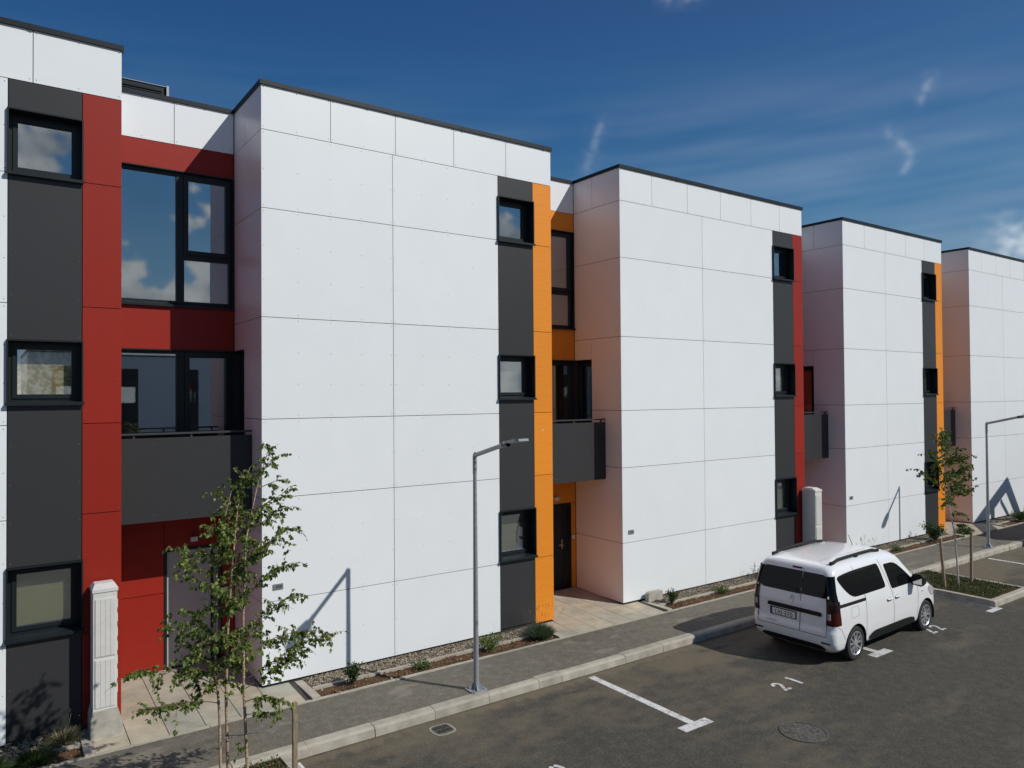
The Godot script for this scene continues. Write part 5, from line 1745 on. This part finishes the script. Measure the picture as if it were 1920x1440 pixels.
func van() -> void:
	var paint := mat(lin(0.79, 0.805, 0.81), 0.28)
	paint.clearcoat_enabled = true
	paint.clearcoat = 0.8
	paint.clearcoat_roughness = 0.06
	var tint := mat(lin(0.004, 0.005, 0.006), 0.03, 0.0, 0.3)
	var plastic := mat(lin(0.011, 0.0115, 0.012), 0.6, 0.0, 0.36)
	var tyre := mat(lin(0.018, 0.018, 0.018), 0.85)
	var rim := mat(lin(0.62, 0.63, 0.65), 0.3, 0.7)
	var redlens := mat(lin(0.05, 0.003, 0.004), 0.12)
	var darklens := mat(lin(0.014, 0.003, 0.004), 0.10)
	var clear := mat(lin(0.45, 0.42, 0.42), 0.15)
	var chrome := mat(lin(0.75, 0.76, 0.78), 0.12, 1.0)
	var white := mat(lin(0.72, 0.72, 0.70), 0.5)
	var blue := mat(lin(0.01, 0.03, 0.22), 0.5)
	var seam: Material = M.gasket
	var t := thing("van", "white compact van parked at the kerb with black roof rails", "van", Vector3(13.16, RD, 3.87), "", 0.035)
	# body shell
	var ys := []
	for k in 24:
		ys.append(0.22 + k * 0.025)
	for y in [0.83, 0.88, 0.93, 0.96, 0.99, 1.01, 1.03, 1.045, 1.06, 1.1, 1.15, 1.2, 1.28, 1.36, 1.44, 1.52, 1.6, 1.65, 1.68, 1.71, 1.74, 1.765, 1.79, 1.81, 1.825, 1.838, 1.845]:
		ys.append(y)
	var ns := 130
	var lines := []
	var inside := []
	for y in ys:
		var l := v_outline(y, ns)
		var full := []
		for k in l.size():
			full.append(l[k])
		for k in range(l.size() - 2, 0, -1):
			full.append(Vector3(l[k].x, l[k].y, -l[k].z))
		var ins := []
		for k in full.size():
			var p: Vector3 = full[k]
			var isin := false
			if absf(p.z) > 0.5:
				for wx in [0.0, 2.81]:
					var d := Vector2(p.x - wx, p.y - 0.31)
					var R := 0.365
					if d.length() < R:
						isin = true
						if d.y > 0.0:
							var e := d.normalized() * R
							p = Vector3(wx + e.x, 0.31 + e.y, p.z)
						else:
							p.x = wx + (R if d.x > 0 else -R)
			full[k] = p
			ins.append(isin)
		lines.append(full)
		inside.append(ins)
	var st := nst()
	st.set_smooth_group(1)
	var n: int = lines[0].size()
	for j in ys.size() - 1:
		for k in n:
			var k2 := (k + 1) % n
			if inside[j][k] and inside[j][k2] and inside[j + 1][k] and inside[j + 1][k2]:
				continue
			for p in [lines[j][k], lines[j + 1][k], lines[j + 1][k2], lines[j][k], lines[j + 1][k2], lines[j][k2]]:
				st.add_vertex(p)
	var top: Array = lines[-1]
	var half := n / 2
	for k in half:
		var a: Vector3 = top[k]
		var b: Vector3 = top[k + 1]
		var c: Vector3 = top[(n - k - 1) % n]
		var d: Vector3 = top[(n - k) % n]
		for p in [a, c, b, a, d, c]:
			st.add_vertex(p)
	st.index()
	st.generate_normals()
	local_obj("body", st, paint, t)
	st = nst()
	bx(st, Vector3(-0.58, 0.2, -0.6), Vector3(3.3, 0.26, 0.6))
	for wx in [0.0, 2.81]:      # wheel housings
		for s in [-1.0, 1.0]:
			var arch := []
			for k in 17:
				var a := PI * k / 16.0
				arch.append(Vector2(wx + 0.367 * cos(a), 0.31 + 0.367 * sin(a)))
			for k in 16:
				quad(st, Vector3(arch[k].x, arch[k].y, 0.5 * s), Vector3(arch[k].x, arch[k].y, 0.865 * s), Vector3(arch[k + 1].x, arch[k + 1].y, 0.865 * s), Vector3(arch[k + 1].x, arch[k + 1].y, 0.5 * s))
				tri(st, Vector3(wx, 0.31, 0.5 * s), Vector3(arch[k].x, arch[k].y, 0.5 * s), Vector3(arch[k + 1].x, arch[k + 1].y, 0.5 * s))
			for e in [-1.0, 1.0]:
				quad(st, Vector3(wx + 0.367 * e, 0.2, 0.5 * s), Vector3(wx + 0.367 * e, 0.2, 0.865 * s), Vector3(wx + 0.367 * e, 0.31, 0.865 * s), Vector3(wx + 0.367 * e, 0.31, 0.5 * s))
			quad(st, Vector3(wx - 0.367, 0.2, 0.5 * s), Vector3(wx + 0.367, 0.2, 0.5 * s), Vector3(wx + 0.367, 0.31, 0.5 * s), Vector3(wx - 0.367, 0.31, 0.5 * s))
	local_obj("underbody", st, plastic, t)
	# glass
	for s in [1.0, -1.0]:
		st = nst()
		side_patch(st, [[1.165, 0.10, 1.05], [1.172, 0.0, 1.10], [1.19, -0.08, 1.13], [1.24, -0.18, 1.125], [1.31, -0.27, 1.10], [1.40, -0.36, 1.07], [1.50, -0.44, 1.03], [1.57, -0.48, 1.0], [1.60, -0.47, 0.98], [1.62, -0.42, 0.965], [1.634, -0.25, 0.94], [1.642, 0.0, 0.90]], s, 0.004, 20)
		local_obj("side_window", st, tint, t)
		st = nst()
		side_patch(st, [[1.10, 1.42, 2.22], [1.115, 1.37, 2.26], [1.15, 1.345, 2.24], [1.25, 1.31, 2.12], [1.35, 1.275, 1.99], [1.45, 1.24, 1.85], [1.53, 1.21, 1.72], [1.57, 1.20, 1.62], [1.592, 1.22, 1.50]], s, 0.004, 18)
		local_obj("front_door_window", st, tint, t)
		# door seals, sliding track, fuel flap, handles, cladding
		st = nst()
		side_line(st, [Vector2(0.36, 0.40), Vector2(0.36, 1.12), Vector2(0.30, 1.17)], s, 0.008, 0.002)
		side_line(st, [Vector2(1.42, 0.32), Vector2(1.42, 0.75), Vector2(1.37, 1.02), Vector2(1.20, 1.35), Vector2(1.05, 1.64), Vector2(1.03, 1.70)], s, 0.008, 0.002)
		side_line(st, [Vector2(2.42, 0.40), Vector2(2.44, 0.85), Vector2(2.40, 1.06)], s, 0.008, 0.002)
		side_line(st, [Vector2(0.10, 1.64), Vector2(0.08, 1.72)], s, 0.006, 0.002)
		side_line(st, [Vector2(-0.62, 0.72), Vector2(-0.52, 0.66), Vector2(-0.36, 0.44)], s, 0.006, 0.002)
		local_obj("door_seal", st, seam, t)
		st = nst()
		side_patch(st, [[1.055, -0.60, 0.34], [1.06, -0.615, 0.345], [1.10, -0.615, 0.345], [1.108, -0.60, 0.34]], s, 0.012, 12)
		side_line(st, [Vector2(-0.6, 1.055), Vector2(0.34, 1.055)], s, 0.02, 0.004)
		local_obj("sliding_door_track", st, plastic, t)
		st = nst()
		side_patch(st, [[0.275, 0.52, 2.26], [0.30, 0.46, 2.30], [0.36, 0.48, 2.28], [0.40, 0.54, 2.22], [0.43, 0.62, 2.05], [0.44, 0.70, 1.8]], s, 0.016, 20)
		local_obj("side_cladding", st, plastic, t)
		for hx in [1.24, 1.56]:
			st = nst()
			var p0 := v_side_pt(hx - 0.1, 0.93, s, 0.012)
			var p1 := v_side_pt(hx - 0.06, 0.935, s, 0.034)
			var p2 := v_side_pt(hx + 0.06, 0.935, s, 0.034)
			var p3 := v_side_pt(hx + 0.1, 0.93, s, 0.012)
			tube(st, [p0, p1, p2, p3], [0.014, 0.018, 0.018, 0.014], 8)
			local_obj("door_handle", st, paint, t)
			st = nst()
			side_patch(st, rounded_rows(0.875, 0.965, hx - 0.085, hx + 0.085, hx - 0.085, hx + 0.085, 0.04, 8), s, 0.003, 6)
			local_obj("handle_cup", st, mat(lin(0.5, 0.51, 0.52), 0.3), t)
	st = nst()
	side_line(st, [Vector2(-0.17, 0.82), Vector2(-0.17, 1.0), Vector2(0.07, 1.0), Vector2(0.09, 0.82), Vector2(-0.17, 0.80)], 1.0, 0.006, 0.002)
	local_obj("fuel_flap_seal", st, mat(lin(0.2, 0.2, 0.2), 0.6), t)
	# windscreen
	st = nst()
	var last := []
	for k in 9:
		var y := lerpf(1.08, 1.66, k / 8.0)
		var line := []
		var xf := pl(y, V_NOSE)
		for j in 11:
			var z := lerpf(-0.66, 0.66, j / 10.0)
			var w := v_side(xf - 0.4, y)
			line.append(Vector3(xf + 0.006 - 0.38 * pow(absf(z) / w, 3.0), y + v_bow(xf, y), z))
		if not last.is_empty():
			for j in 10:
				quad(st, last[j + 1], last[j], line[j], line[j + 1])
		last = line
	local_obj("windscreen", st, tint, t)
	# rear doors: two dark panes, seal between the leaves, trim bar, plate, lamps
	st = nst()
	rear_patch(st, [[1.20, -0.60, 0.172], [1.215, -0.65, 0.174], [1.30, -0.70, 0.175], [1.45, -0.68, 0.178], [1.58, -0.64, 0.181], [1.64, -0.62, 0.182], [1.655, -0.56, 0.182]], 0.006)
	local_obj("rear_door_window", st, tint, t)
	st = nst()
	rear_patch(st, [[1.21, 0.186, 0.66], [1.225, 0.186, 0.70], [1.30, 0.187, 0.71], [1.45, 0.190, 0.69], [1.58, 0.193, 0.655], [1.64, 0.194, 0.63], [1.655, 0.194, 0.58]], 0.006)
	local_obj("rear_door_window", st, tint, t)
	st = nst()
	rear_patch(st, [[0.53, 0.172, 0.182], [0.9, 0.172, 0.182], [1.2, 0.175, 0.185], [1.5, 0.18, 0.19], [1.70, 0.183, 0.193]], 0.003, 2)
	rear_patch(st, [[0.525, -0.70, 0.70], [0.535, -0.70, 0.70]], 0.003, 8)
	for s in [-1.0, 1.0]:
		rear_patch(st, [[0.53, s * 0.705 - 0.005, s * 0.705 + 0.005], [0.9, s * 0.715 - 0.005, s * 0.715 + 0.005], [1.2, s * 0.715 - 0.005, s * 0.715 + 0.005]], 0.003, 2)
	local_obj("rear_door_seal", st, seam, t)
	# dark corner pillars beside the rear panes, lamps below them
	for s in [-1.0, 1.0]:
		for part in [[1.17, 1.64, "rear_corner_trim", tint, 0.35, 1.35], [0.98, 1.17, "tail_lamp", darklens, 0.1, 1.45], [0.74, 0.98, "tail_lamp", redlens, 0.0, 1.6]]:
			st = nst()
			var lst := []
			for j in 9:
				var y := lerpf(part[0], part[1], j / 8.0)
				var xr := pl(y, V_REAR)
				var rr := pl(y, V_RCR)
				var w := v_side(xr + rr, y)
				var line := []
				var inner := 0.045
				for k in 15:
					var u := k / 14.0
					var p: Vector3
					var grow: float = 0.16 if part[2] == "tail_lamp" else lerpf(0.12, 0.02, (y - 1.17) / 0.47)
					if part[3] == redlens:
						grow = lerpf(0.20, 0.16, (y - 0.74) / 0.24)
					if u < 0.3:
						p = Vector3(xr - 0.008, y, w - rr - inner * (1.0 - u / 0.3))
					elif u < 0.75:
						var a := PI / 2 * (u - 0.3) / 0.45
						p = Vector3(xr + rr - (rr + 0.008) * cos(a), y, w - rr + (rr + 0.008) * sin(a))
					else:
						var x := xr + rr + (grow - rr + 0.02) * (u - 0.75) / 0.25
						p = Vector3(x, y, v_side(x, y) + 0.008)
					p.y += v_bow(p.x, y)
					p.z *= s
					line.append(p)
				if not lst.is_empty():
					for k in 14:
						if s > 0:
							quad(st, lst[k], lst[k + 1], line[k + 1], line[k])
						else:
							quad(st, lst[k + 1], lst[k], line[k], line[k + 1])
				lst = line
			local_obj(part[2], st, part[3], t)
		st = nst()
		var c := v_rear_pt(0.90, s * 0.755, 0.012)
		bx(st, c - Vector3(0.004, 0.055, 0.028), c + Vector3(0.004, 0.055, 0.028))
		local_obj("reversing_lens", st, clear, t)
		st = nst()
		rear_patch(st, [[0.40, s * 0.69 - 0.09, s * 0.69 + 0.09], [0.43, s * 0.69 - 0.09, s * 0.69 + 0.09]], 0.008, 4)
		local_obj("reflector", st, darklens, t)
		st = nst()
		for y in [0.66, 1.24]:
			c = v_rear_pt(y, s * 0.725, 0.012)
			bx(st, c - Vector3(0.012, 0.022, 0.012), c + Vector3(0.012, 0.022, 0.012))
		local_obj("door_hinge", st, paint, t)
	st = nst()
	rear_patch(st, [[0.875, -0.46, 0.58], [0.882, -0.50, 0.61], [0.94, -0.50, 0.61], [0.948, -0.46, 0.58]], 0.022, 8)
	for e in [[0.875, -0.03], [0.948, 0.0]]:
		var a := v_rear_pt(e[0], -0.46, 0.022)
		var b := v_rear_pt(e[0], 0.58, 0.022)
		quad(st, a, b, b + Vector3(0.022, 0, 0), a + Vector3(0.022, 0, 0))
	local_obj("trim_bar", st, plastic, t)
	st = nst()
	var pc := v_rear_pt(0.785, -0.175, 0.0)
	bx(st, Vector3(pc.x - 0.016, 0.71, -0.45), Vector3(pc.x + 0.0, 0.855, 0.10))
	var plate := local_obj("number_plate", st, plastic, t)
	st = nst()
	bx(st, Vector3(pc.x - 0.020, 0.726, -0.397), Vector3(pc.x - 0.015, 0.842, 0.087))
	local_obj("plate_face", st, white, plate)
	st = nst()
	bx(st, Vector3(pc.x - 0.020, 0.726, -0.437), Vector3(pc.x - 0.015, 0.842, -0.3975))
	local_obj("plate_band", st, blue, plate)
	var tm := TextMesh.new()
	tm.text = "LXJ 375"
	tm.font_size = 64
	tm.pixel_size = 0.00172
	tm.depth = 0.002
	var o := local_obj("plate_text", tm, M.ink, plate, Vector3(pc.x - 0.0205, 0.783, -0.155))
	o.rotation.y = -PI / 2
	tm = TextMesh.new()
	tm.text = "EXPRESS"
	tm.font_size = 32
	tm.pixel_size = 0.0019
	tm.depth = 0.003
	var ec := v_rear_pt(0.60, -0.42, 0.004)
	o = local_obj("badge_text", tm, chrome, t, Vector3(ec.x, 0.61, -0.42))
	o.rotation.y = -PI / 2
	# diamond badge: a hollow rhombus
	st = nst()
	var bc := v_rear_pt(1.09, 0.0, 0.004)
	var di := [Vector2(0, 0.072), Vector2(0.05, 0), Vector2(0, -0.072), Vector2(-0.05, 0)]
	for k in 4:
		var a2: Vector2 = di[k]
		var b2: Vector2 = di[(k + 1) % 4]
		prism(st, [a2, b2, b2 * 0.5, a2 * 0.5], Vector3(0, 0, 1), Vector3(0, 1, 0), bc, Vector3(-0.012, 0, 0))
	local_obj("badge", st, chrome, t)
	st = nst()
	var kc := v_rear_pt(1.705, 0.06, 0.0)
	bx(st, Vector3(kc.x - 0.014, kc.y - 0.018, -0.04), Vector3(kc.x + 0.02, kc.y + 0.014, 0.15))
	local_obj("brake_lamp", st, redlens, t)
	st = nst()
	rear_patch(st, [[0.235, -0.60, 0.60], [0.26, -0.64, 0.64], [0.30, -0.66, 0.66], [0.345, -0.60, 0.60], [0.36, -0.52, 0.52]], 0.010, 10)
	local_obj("bumper_insert", st, plastic, t)
	# roof rails on feet, aerial
	for s in [-1.0, 1.0]:
		st = nst()
		var rp := []
		var rr2 := []
		for k in 15:
			var x := lerpf(-0.40, 1.38, k / 14.0)
			var e := minf(k, 14 - k)
			var lift := 0.085 * smoothstep(0.0, 1.6, e)
			rp.append(Vector3(x, 1.765 + lift + v_bow(x, 1.8), s * 0.60))
			rr2.append(0.03 if e > 0 else 0.02)
		tube(st, rp, rr2, 8)
		var rail := local_obj("roof_rail", st, plastic, t)
		for x in [-0.36, 0.5, 1.32]:
			st = nst()
			bx(st, Vector3(x - 0.05, 1.74 + v_bow(x, 1.8), s * 0.60 - 0.02), Vector3(x + 0.05, 1.845 + v_bow(x, 1.8), s * 0.60 + 0.02))
			local_obj("rail_foot", st, plastic, rail)
	st = nst()
	tube(st, [Vector3(1.52, 1.80, 0.0), Vector3(1.34, 2.04, 0.0)], [0.008, 0.005], 6)
	local_obj("aerial", st, plastic, t)
	st = nst()
	for s in [-1.0, 1.0]:
		ribbon(st, [Vector3(-0.35, 1.838, s * 0.40), Vector3(0.4, 1.846, s * 0.44), Vector3(1.2, 1.842, s * 0.42)], 0.012, Vector3.UP)
	local_obj("roof_seam", st, mat(lin(0.45, 0.45, 0.46), 0.5), t)
	# mirrors
	for s in [-1.0, 1.0]:
		st = nst()
		var mp := [Vector2(-0.10, -0.10), Vector2(0.08, -0.12), Vector2(0.13, -0.06), Vector2(0.13, 0.06), Vector2(0.07, 0.12), Vector2(-0.07, 0.11), Vector2(-0.11, 0.05)]
		prism(st, mp, Vector3(0, 0, s), Vector3(0, 1, 0), Vector3(2.14, 1.17, s * 0.99), Vector3(0.13, 0, 0))
		bx(st, Vector3(2.16, 1.08, minf(s * 0.86, s * 0.93)), Vector3(2.24, 1.14, maxf(s * 0.86, s * 0.93)))
		var mir := local_obj("door_mirror", st, plastic, t)
		st = nst()
		prism(st, [Vector2(-0.085, -0.085), Vector2(0.10, -0.085), Vector2(0.10, 0.09), Vector2(-0.07, 0.09)], Vector3(0, 0, s), Vector3(0, 1, 0), Vector3(2.137, 1.17, s * 0.99), Vector3(0.004, 0, 0))
		local_obj("mirror_glass", st, mat(lin(0.5, 0.5, 0.5), 0.03, 1.0), mir)
	# headlamps, side repeater
	for s in [-1.0, 1.0]:
		st = nst()
		side_patch(st, [[0.70, 3.05, 3.12], [0.78, 2.95, 3.16], [0.86, 2.90, 3.12], [0.91, 2.92, 3.02]], s, 0.006, 6)
		local_obj("headlamp", st, clear, t)
		st = nst()
		var c := v_side_pt(2.62, 0.86, s, 0.004)
		bx(st, c - Vector3(0.03, 0.012, 0.004), c + Vector3(0.03, 0.012, 0.004))
		local_obj("side_repeater", st, clear, t)
	# wheels
	for wx in [0.0, 2.81]:
		for s in [-1.0, 1.0]:
			wheel(t, Vector3(wx, 0.312, s * 0.765), s, tyre, rim, plastic)

func wheel(t: Node3D, c: Vector3, s: float, tyre: Material, rim: Material, dark: Material) -> void:
	var ax := Vector3(0, 0, s)
	var st := nst()
	var prof := []
	for q in [[0.20, -0.09], [0.27, -0.10], [0.300, -0.088], [0.312, -0.06], [0.314, 0.0], [0.312, 0.06], [0.300, 0.088], [0.27, 0.098], [0.218, 0.088], [0.210, 0.075]]:
		prof.append(Vector2(q[0], q[1]))
	lathe(st, c, prof, 40, ax)
	var w := local_obj("wheel", st, tyre, t)
	st = nst()
	lathe(st, c, [Vector2(0.217, 0.088), Vector2(0.219, 0.094), Vector2(0.208, 0.096), Vector2(0.196, 0.086), Vector2(0.190, 0.03)], 36, ax)
	# five forked spokes
	var u := Vector3(1, 0, 0)
	var v := Vector3(0, 1, 0)
	for k in 5:
		var a := TAU * k / 5.0 + 0.3
		for e in [-1.0, 1.0]:
			var r0 := Vector2(cos(a + e * 0.10), sin(a + e * 0.10)) * 0.045
			var r1 := Vector2(cos(a + e * 0.30), sin(a + e * 0.30)) * 0.20
			var d := (r1 - r0).normalized()
			var pn := Vector2(-d.y, d.x) * 0.0145
			prism(st, [r0 - pn * 1.1, r1 - pn, r1 + pn, r0 + pn * 1.1], u, v, c + ax * 0.055, ax * 0.032)
	lathe(st, c, [Vector2(0.06, 0.05), Vector2(0.06, 0.09), Vector2(0.03, 0.096), Vector2(0.0005, 0.096)], 20, ax)
	local_obj("rim", st, rim, w)
	st = nst()
	lathe(st, c, [Vector2(0.205, 0.02), Vector2(0.0005, 0.02)], 24, ax)
	local_obj("brake_disc", st, M.hole, w)

# ---------------------------------------------------------------- things outside the frame whose shade or mirror image shows
func crane_truck() -> void:
	# parked past the right edge; its body and folded boom throw the dark shape on the last house
	var x := 28.35
	var t := thing("crane_truck", "flatbed truck with a folded loading crane parked at the far kerb", "truck", Vector3(x + 3.5, RD, 3.75))
	var green := mat(lin(0.05, 0.12, 0.2), 0.4)
	var dark := mat(lin(0.03, 0.03, 0.03), 0.6)
	var st := nst()
	bx(st, Vector3(x, 0.55, 2.75), Vector3(x + 4.6, 0.85, 4.75))
	bx(st, Vector3(x, 0.85, 2.75), Vector3(x + 4.6, 1.75, 2.8))
	bx(st, Vector3(x, 0.85, 4.7), Vector3(x + 4.6, 1.75, 4.75))
	bx(st, Vector3(x, 0.85, 2.8), Vector3(x + 0.05, 1.75, 4.7))
	obj("flatbed", st, green, t)
	st = nst()
	prism(st, [Vector2(x + 5.0, 0.3), Vector2(x + 7.0, 0.3), Vector2(x + 7.0, 1.2), Vector2(x + 6.75, 2.5), Vector2(x + 5.0, 2.55)], Vector3(1, 0, 0), Vector3(0, 1, 0), Vector3(0, 0, 2.75), Vector3(0, 0, 2.0))
	obj("cab", st, green, t)
	for w in [0.9, 3.2, 5.9]:
		for z in [2.95, 4.35]:
			st = nst()
			lathe(st, Vector3(x + w, RD + 0.48, z), [Vector2(0.2, 0.0), Vector2(0.48, 0.02), Vector2(0.48, 0.24), Vector2(0.2, 0.25), Vector2(0.0005, 0.22)], 20, Vector3(0, 0, 1))
			obj("wheel", st, dark, t)
	for b in [[Vector3(33.2, 0.9, 3.7), Vector3(33.2, 4.2, 3.7), 0.16], [Vector3(28.4, 1.85, 3.7), Vector3(34.46, 4.93, 3.7), 0.24], [Vector3(34.4, 5.0, 3.7), Vector3(35.9, 3.2, 3.75), 0.17], [Vector3(35.9, 3.2, 3.75), Vector3(36.9, 5.9, 3.8), 0.15]]:
		st = nst()
		tube(st, [b[0], b[1]], [b[2], b[2] * 0.85], 8)
		obj("crane_arm", st, green, t)
	st = nst()
	tube(st, [Vector3(33.9, 4.35, 3.7), Vector3(35.4, 3.0, 3.75)], [0.06, 0.06], 8)
	obj("hydraulic_ram", st, M.steel, t)

func opposite_house(x0: float, x1: float, z0: float, hgt: float, label: String) -> void:
	var t := thing("facing_house", label, "house", Vector3((x0 + x1) / 2, RD, z0), "houses across the street")
	var st := nst()
	bx(st, Vector3(x0, -0.42, z0), Vector3(x1, hgt, z0 + 9.0))
	obj("wall", st, M.white[1], t)
	st = nst()
	bx(st, Vector3(x0 - 0.05, hgt, z0 - 0.05), Vector3(x1 + 0.05, hgt + 0.1, z0 + 9.05))
	obj("roof", st, M.cap, t)
	for sx in [x0 + 1.2, (x0 + x1) / 2 - 0.6, x1 - 2.4]:
		st = nst()
		bx(st, Vector3(sx, -0.2, z0 - 0.02), Vector3(sx + 1.3, hgt - 0.8, z0 - 0.002))
		obj("grey_strip", st, M.grey[0], t)
		for k in 2:
			st = nst()
			frame_rect(st, sx + 0.1, sx + 1.2, 1.2 + k * 3.1, 2.4 + k * 3.1, z0 - 0.07, z0 - 0.02, 0.09)
			var w := obj("window", st, M.frame, t)
			st = nst()
			bx(st, Vector3(sx + 0.19, 1.29 + k * 3.1, z0 - 0.045), Vector3(sx + 1.11, 2.31 + k * 3.1, z0 - 0.035))
			obj("pane", st, M.glass, w)

func _ready() -> void:
	materials()
	make_view()
	make_ground()
	var D := [1.657, 9.805, 18.847, 27.043]
	var N := [3.721, 11.814, 20.925, 29.113]
	for k in 4:
		patio(D[k], N[k], 300 + k)
	verge(-5.3, D[0] - 0.56, 0, 2600.0)
	for k in 3:
		verge(N[k] + 0.67, D[k + 1] - 0.56, k + 1, [3000.0, 2400.0, 1800.0][k])
	verge(N[3] + 0.67, 36.2, 4, 1500.0)
	stone_row("edging", "edging_stone", -6.3, 45.7, 1.0, [Vector2(0.82, -0.3), Vector2(0.82, SW + 0.012), Vector2(0.885, SW + 0.012), Vector2(0.885, -0.3)], 29)
	make_houses()
	grit()
	make_street()
	van()
	crane_truck()
	for k in 4:
		opposite_house(-26.0 + k * 14.0, -15.0 + k * 14.0, 38.0, 7.4, ["white house across the street, first of the facing row", "white house across the street, second of the facing row", "white house across the street, third of the facing row", "white house across the street, fourth of the facing row"][k])
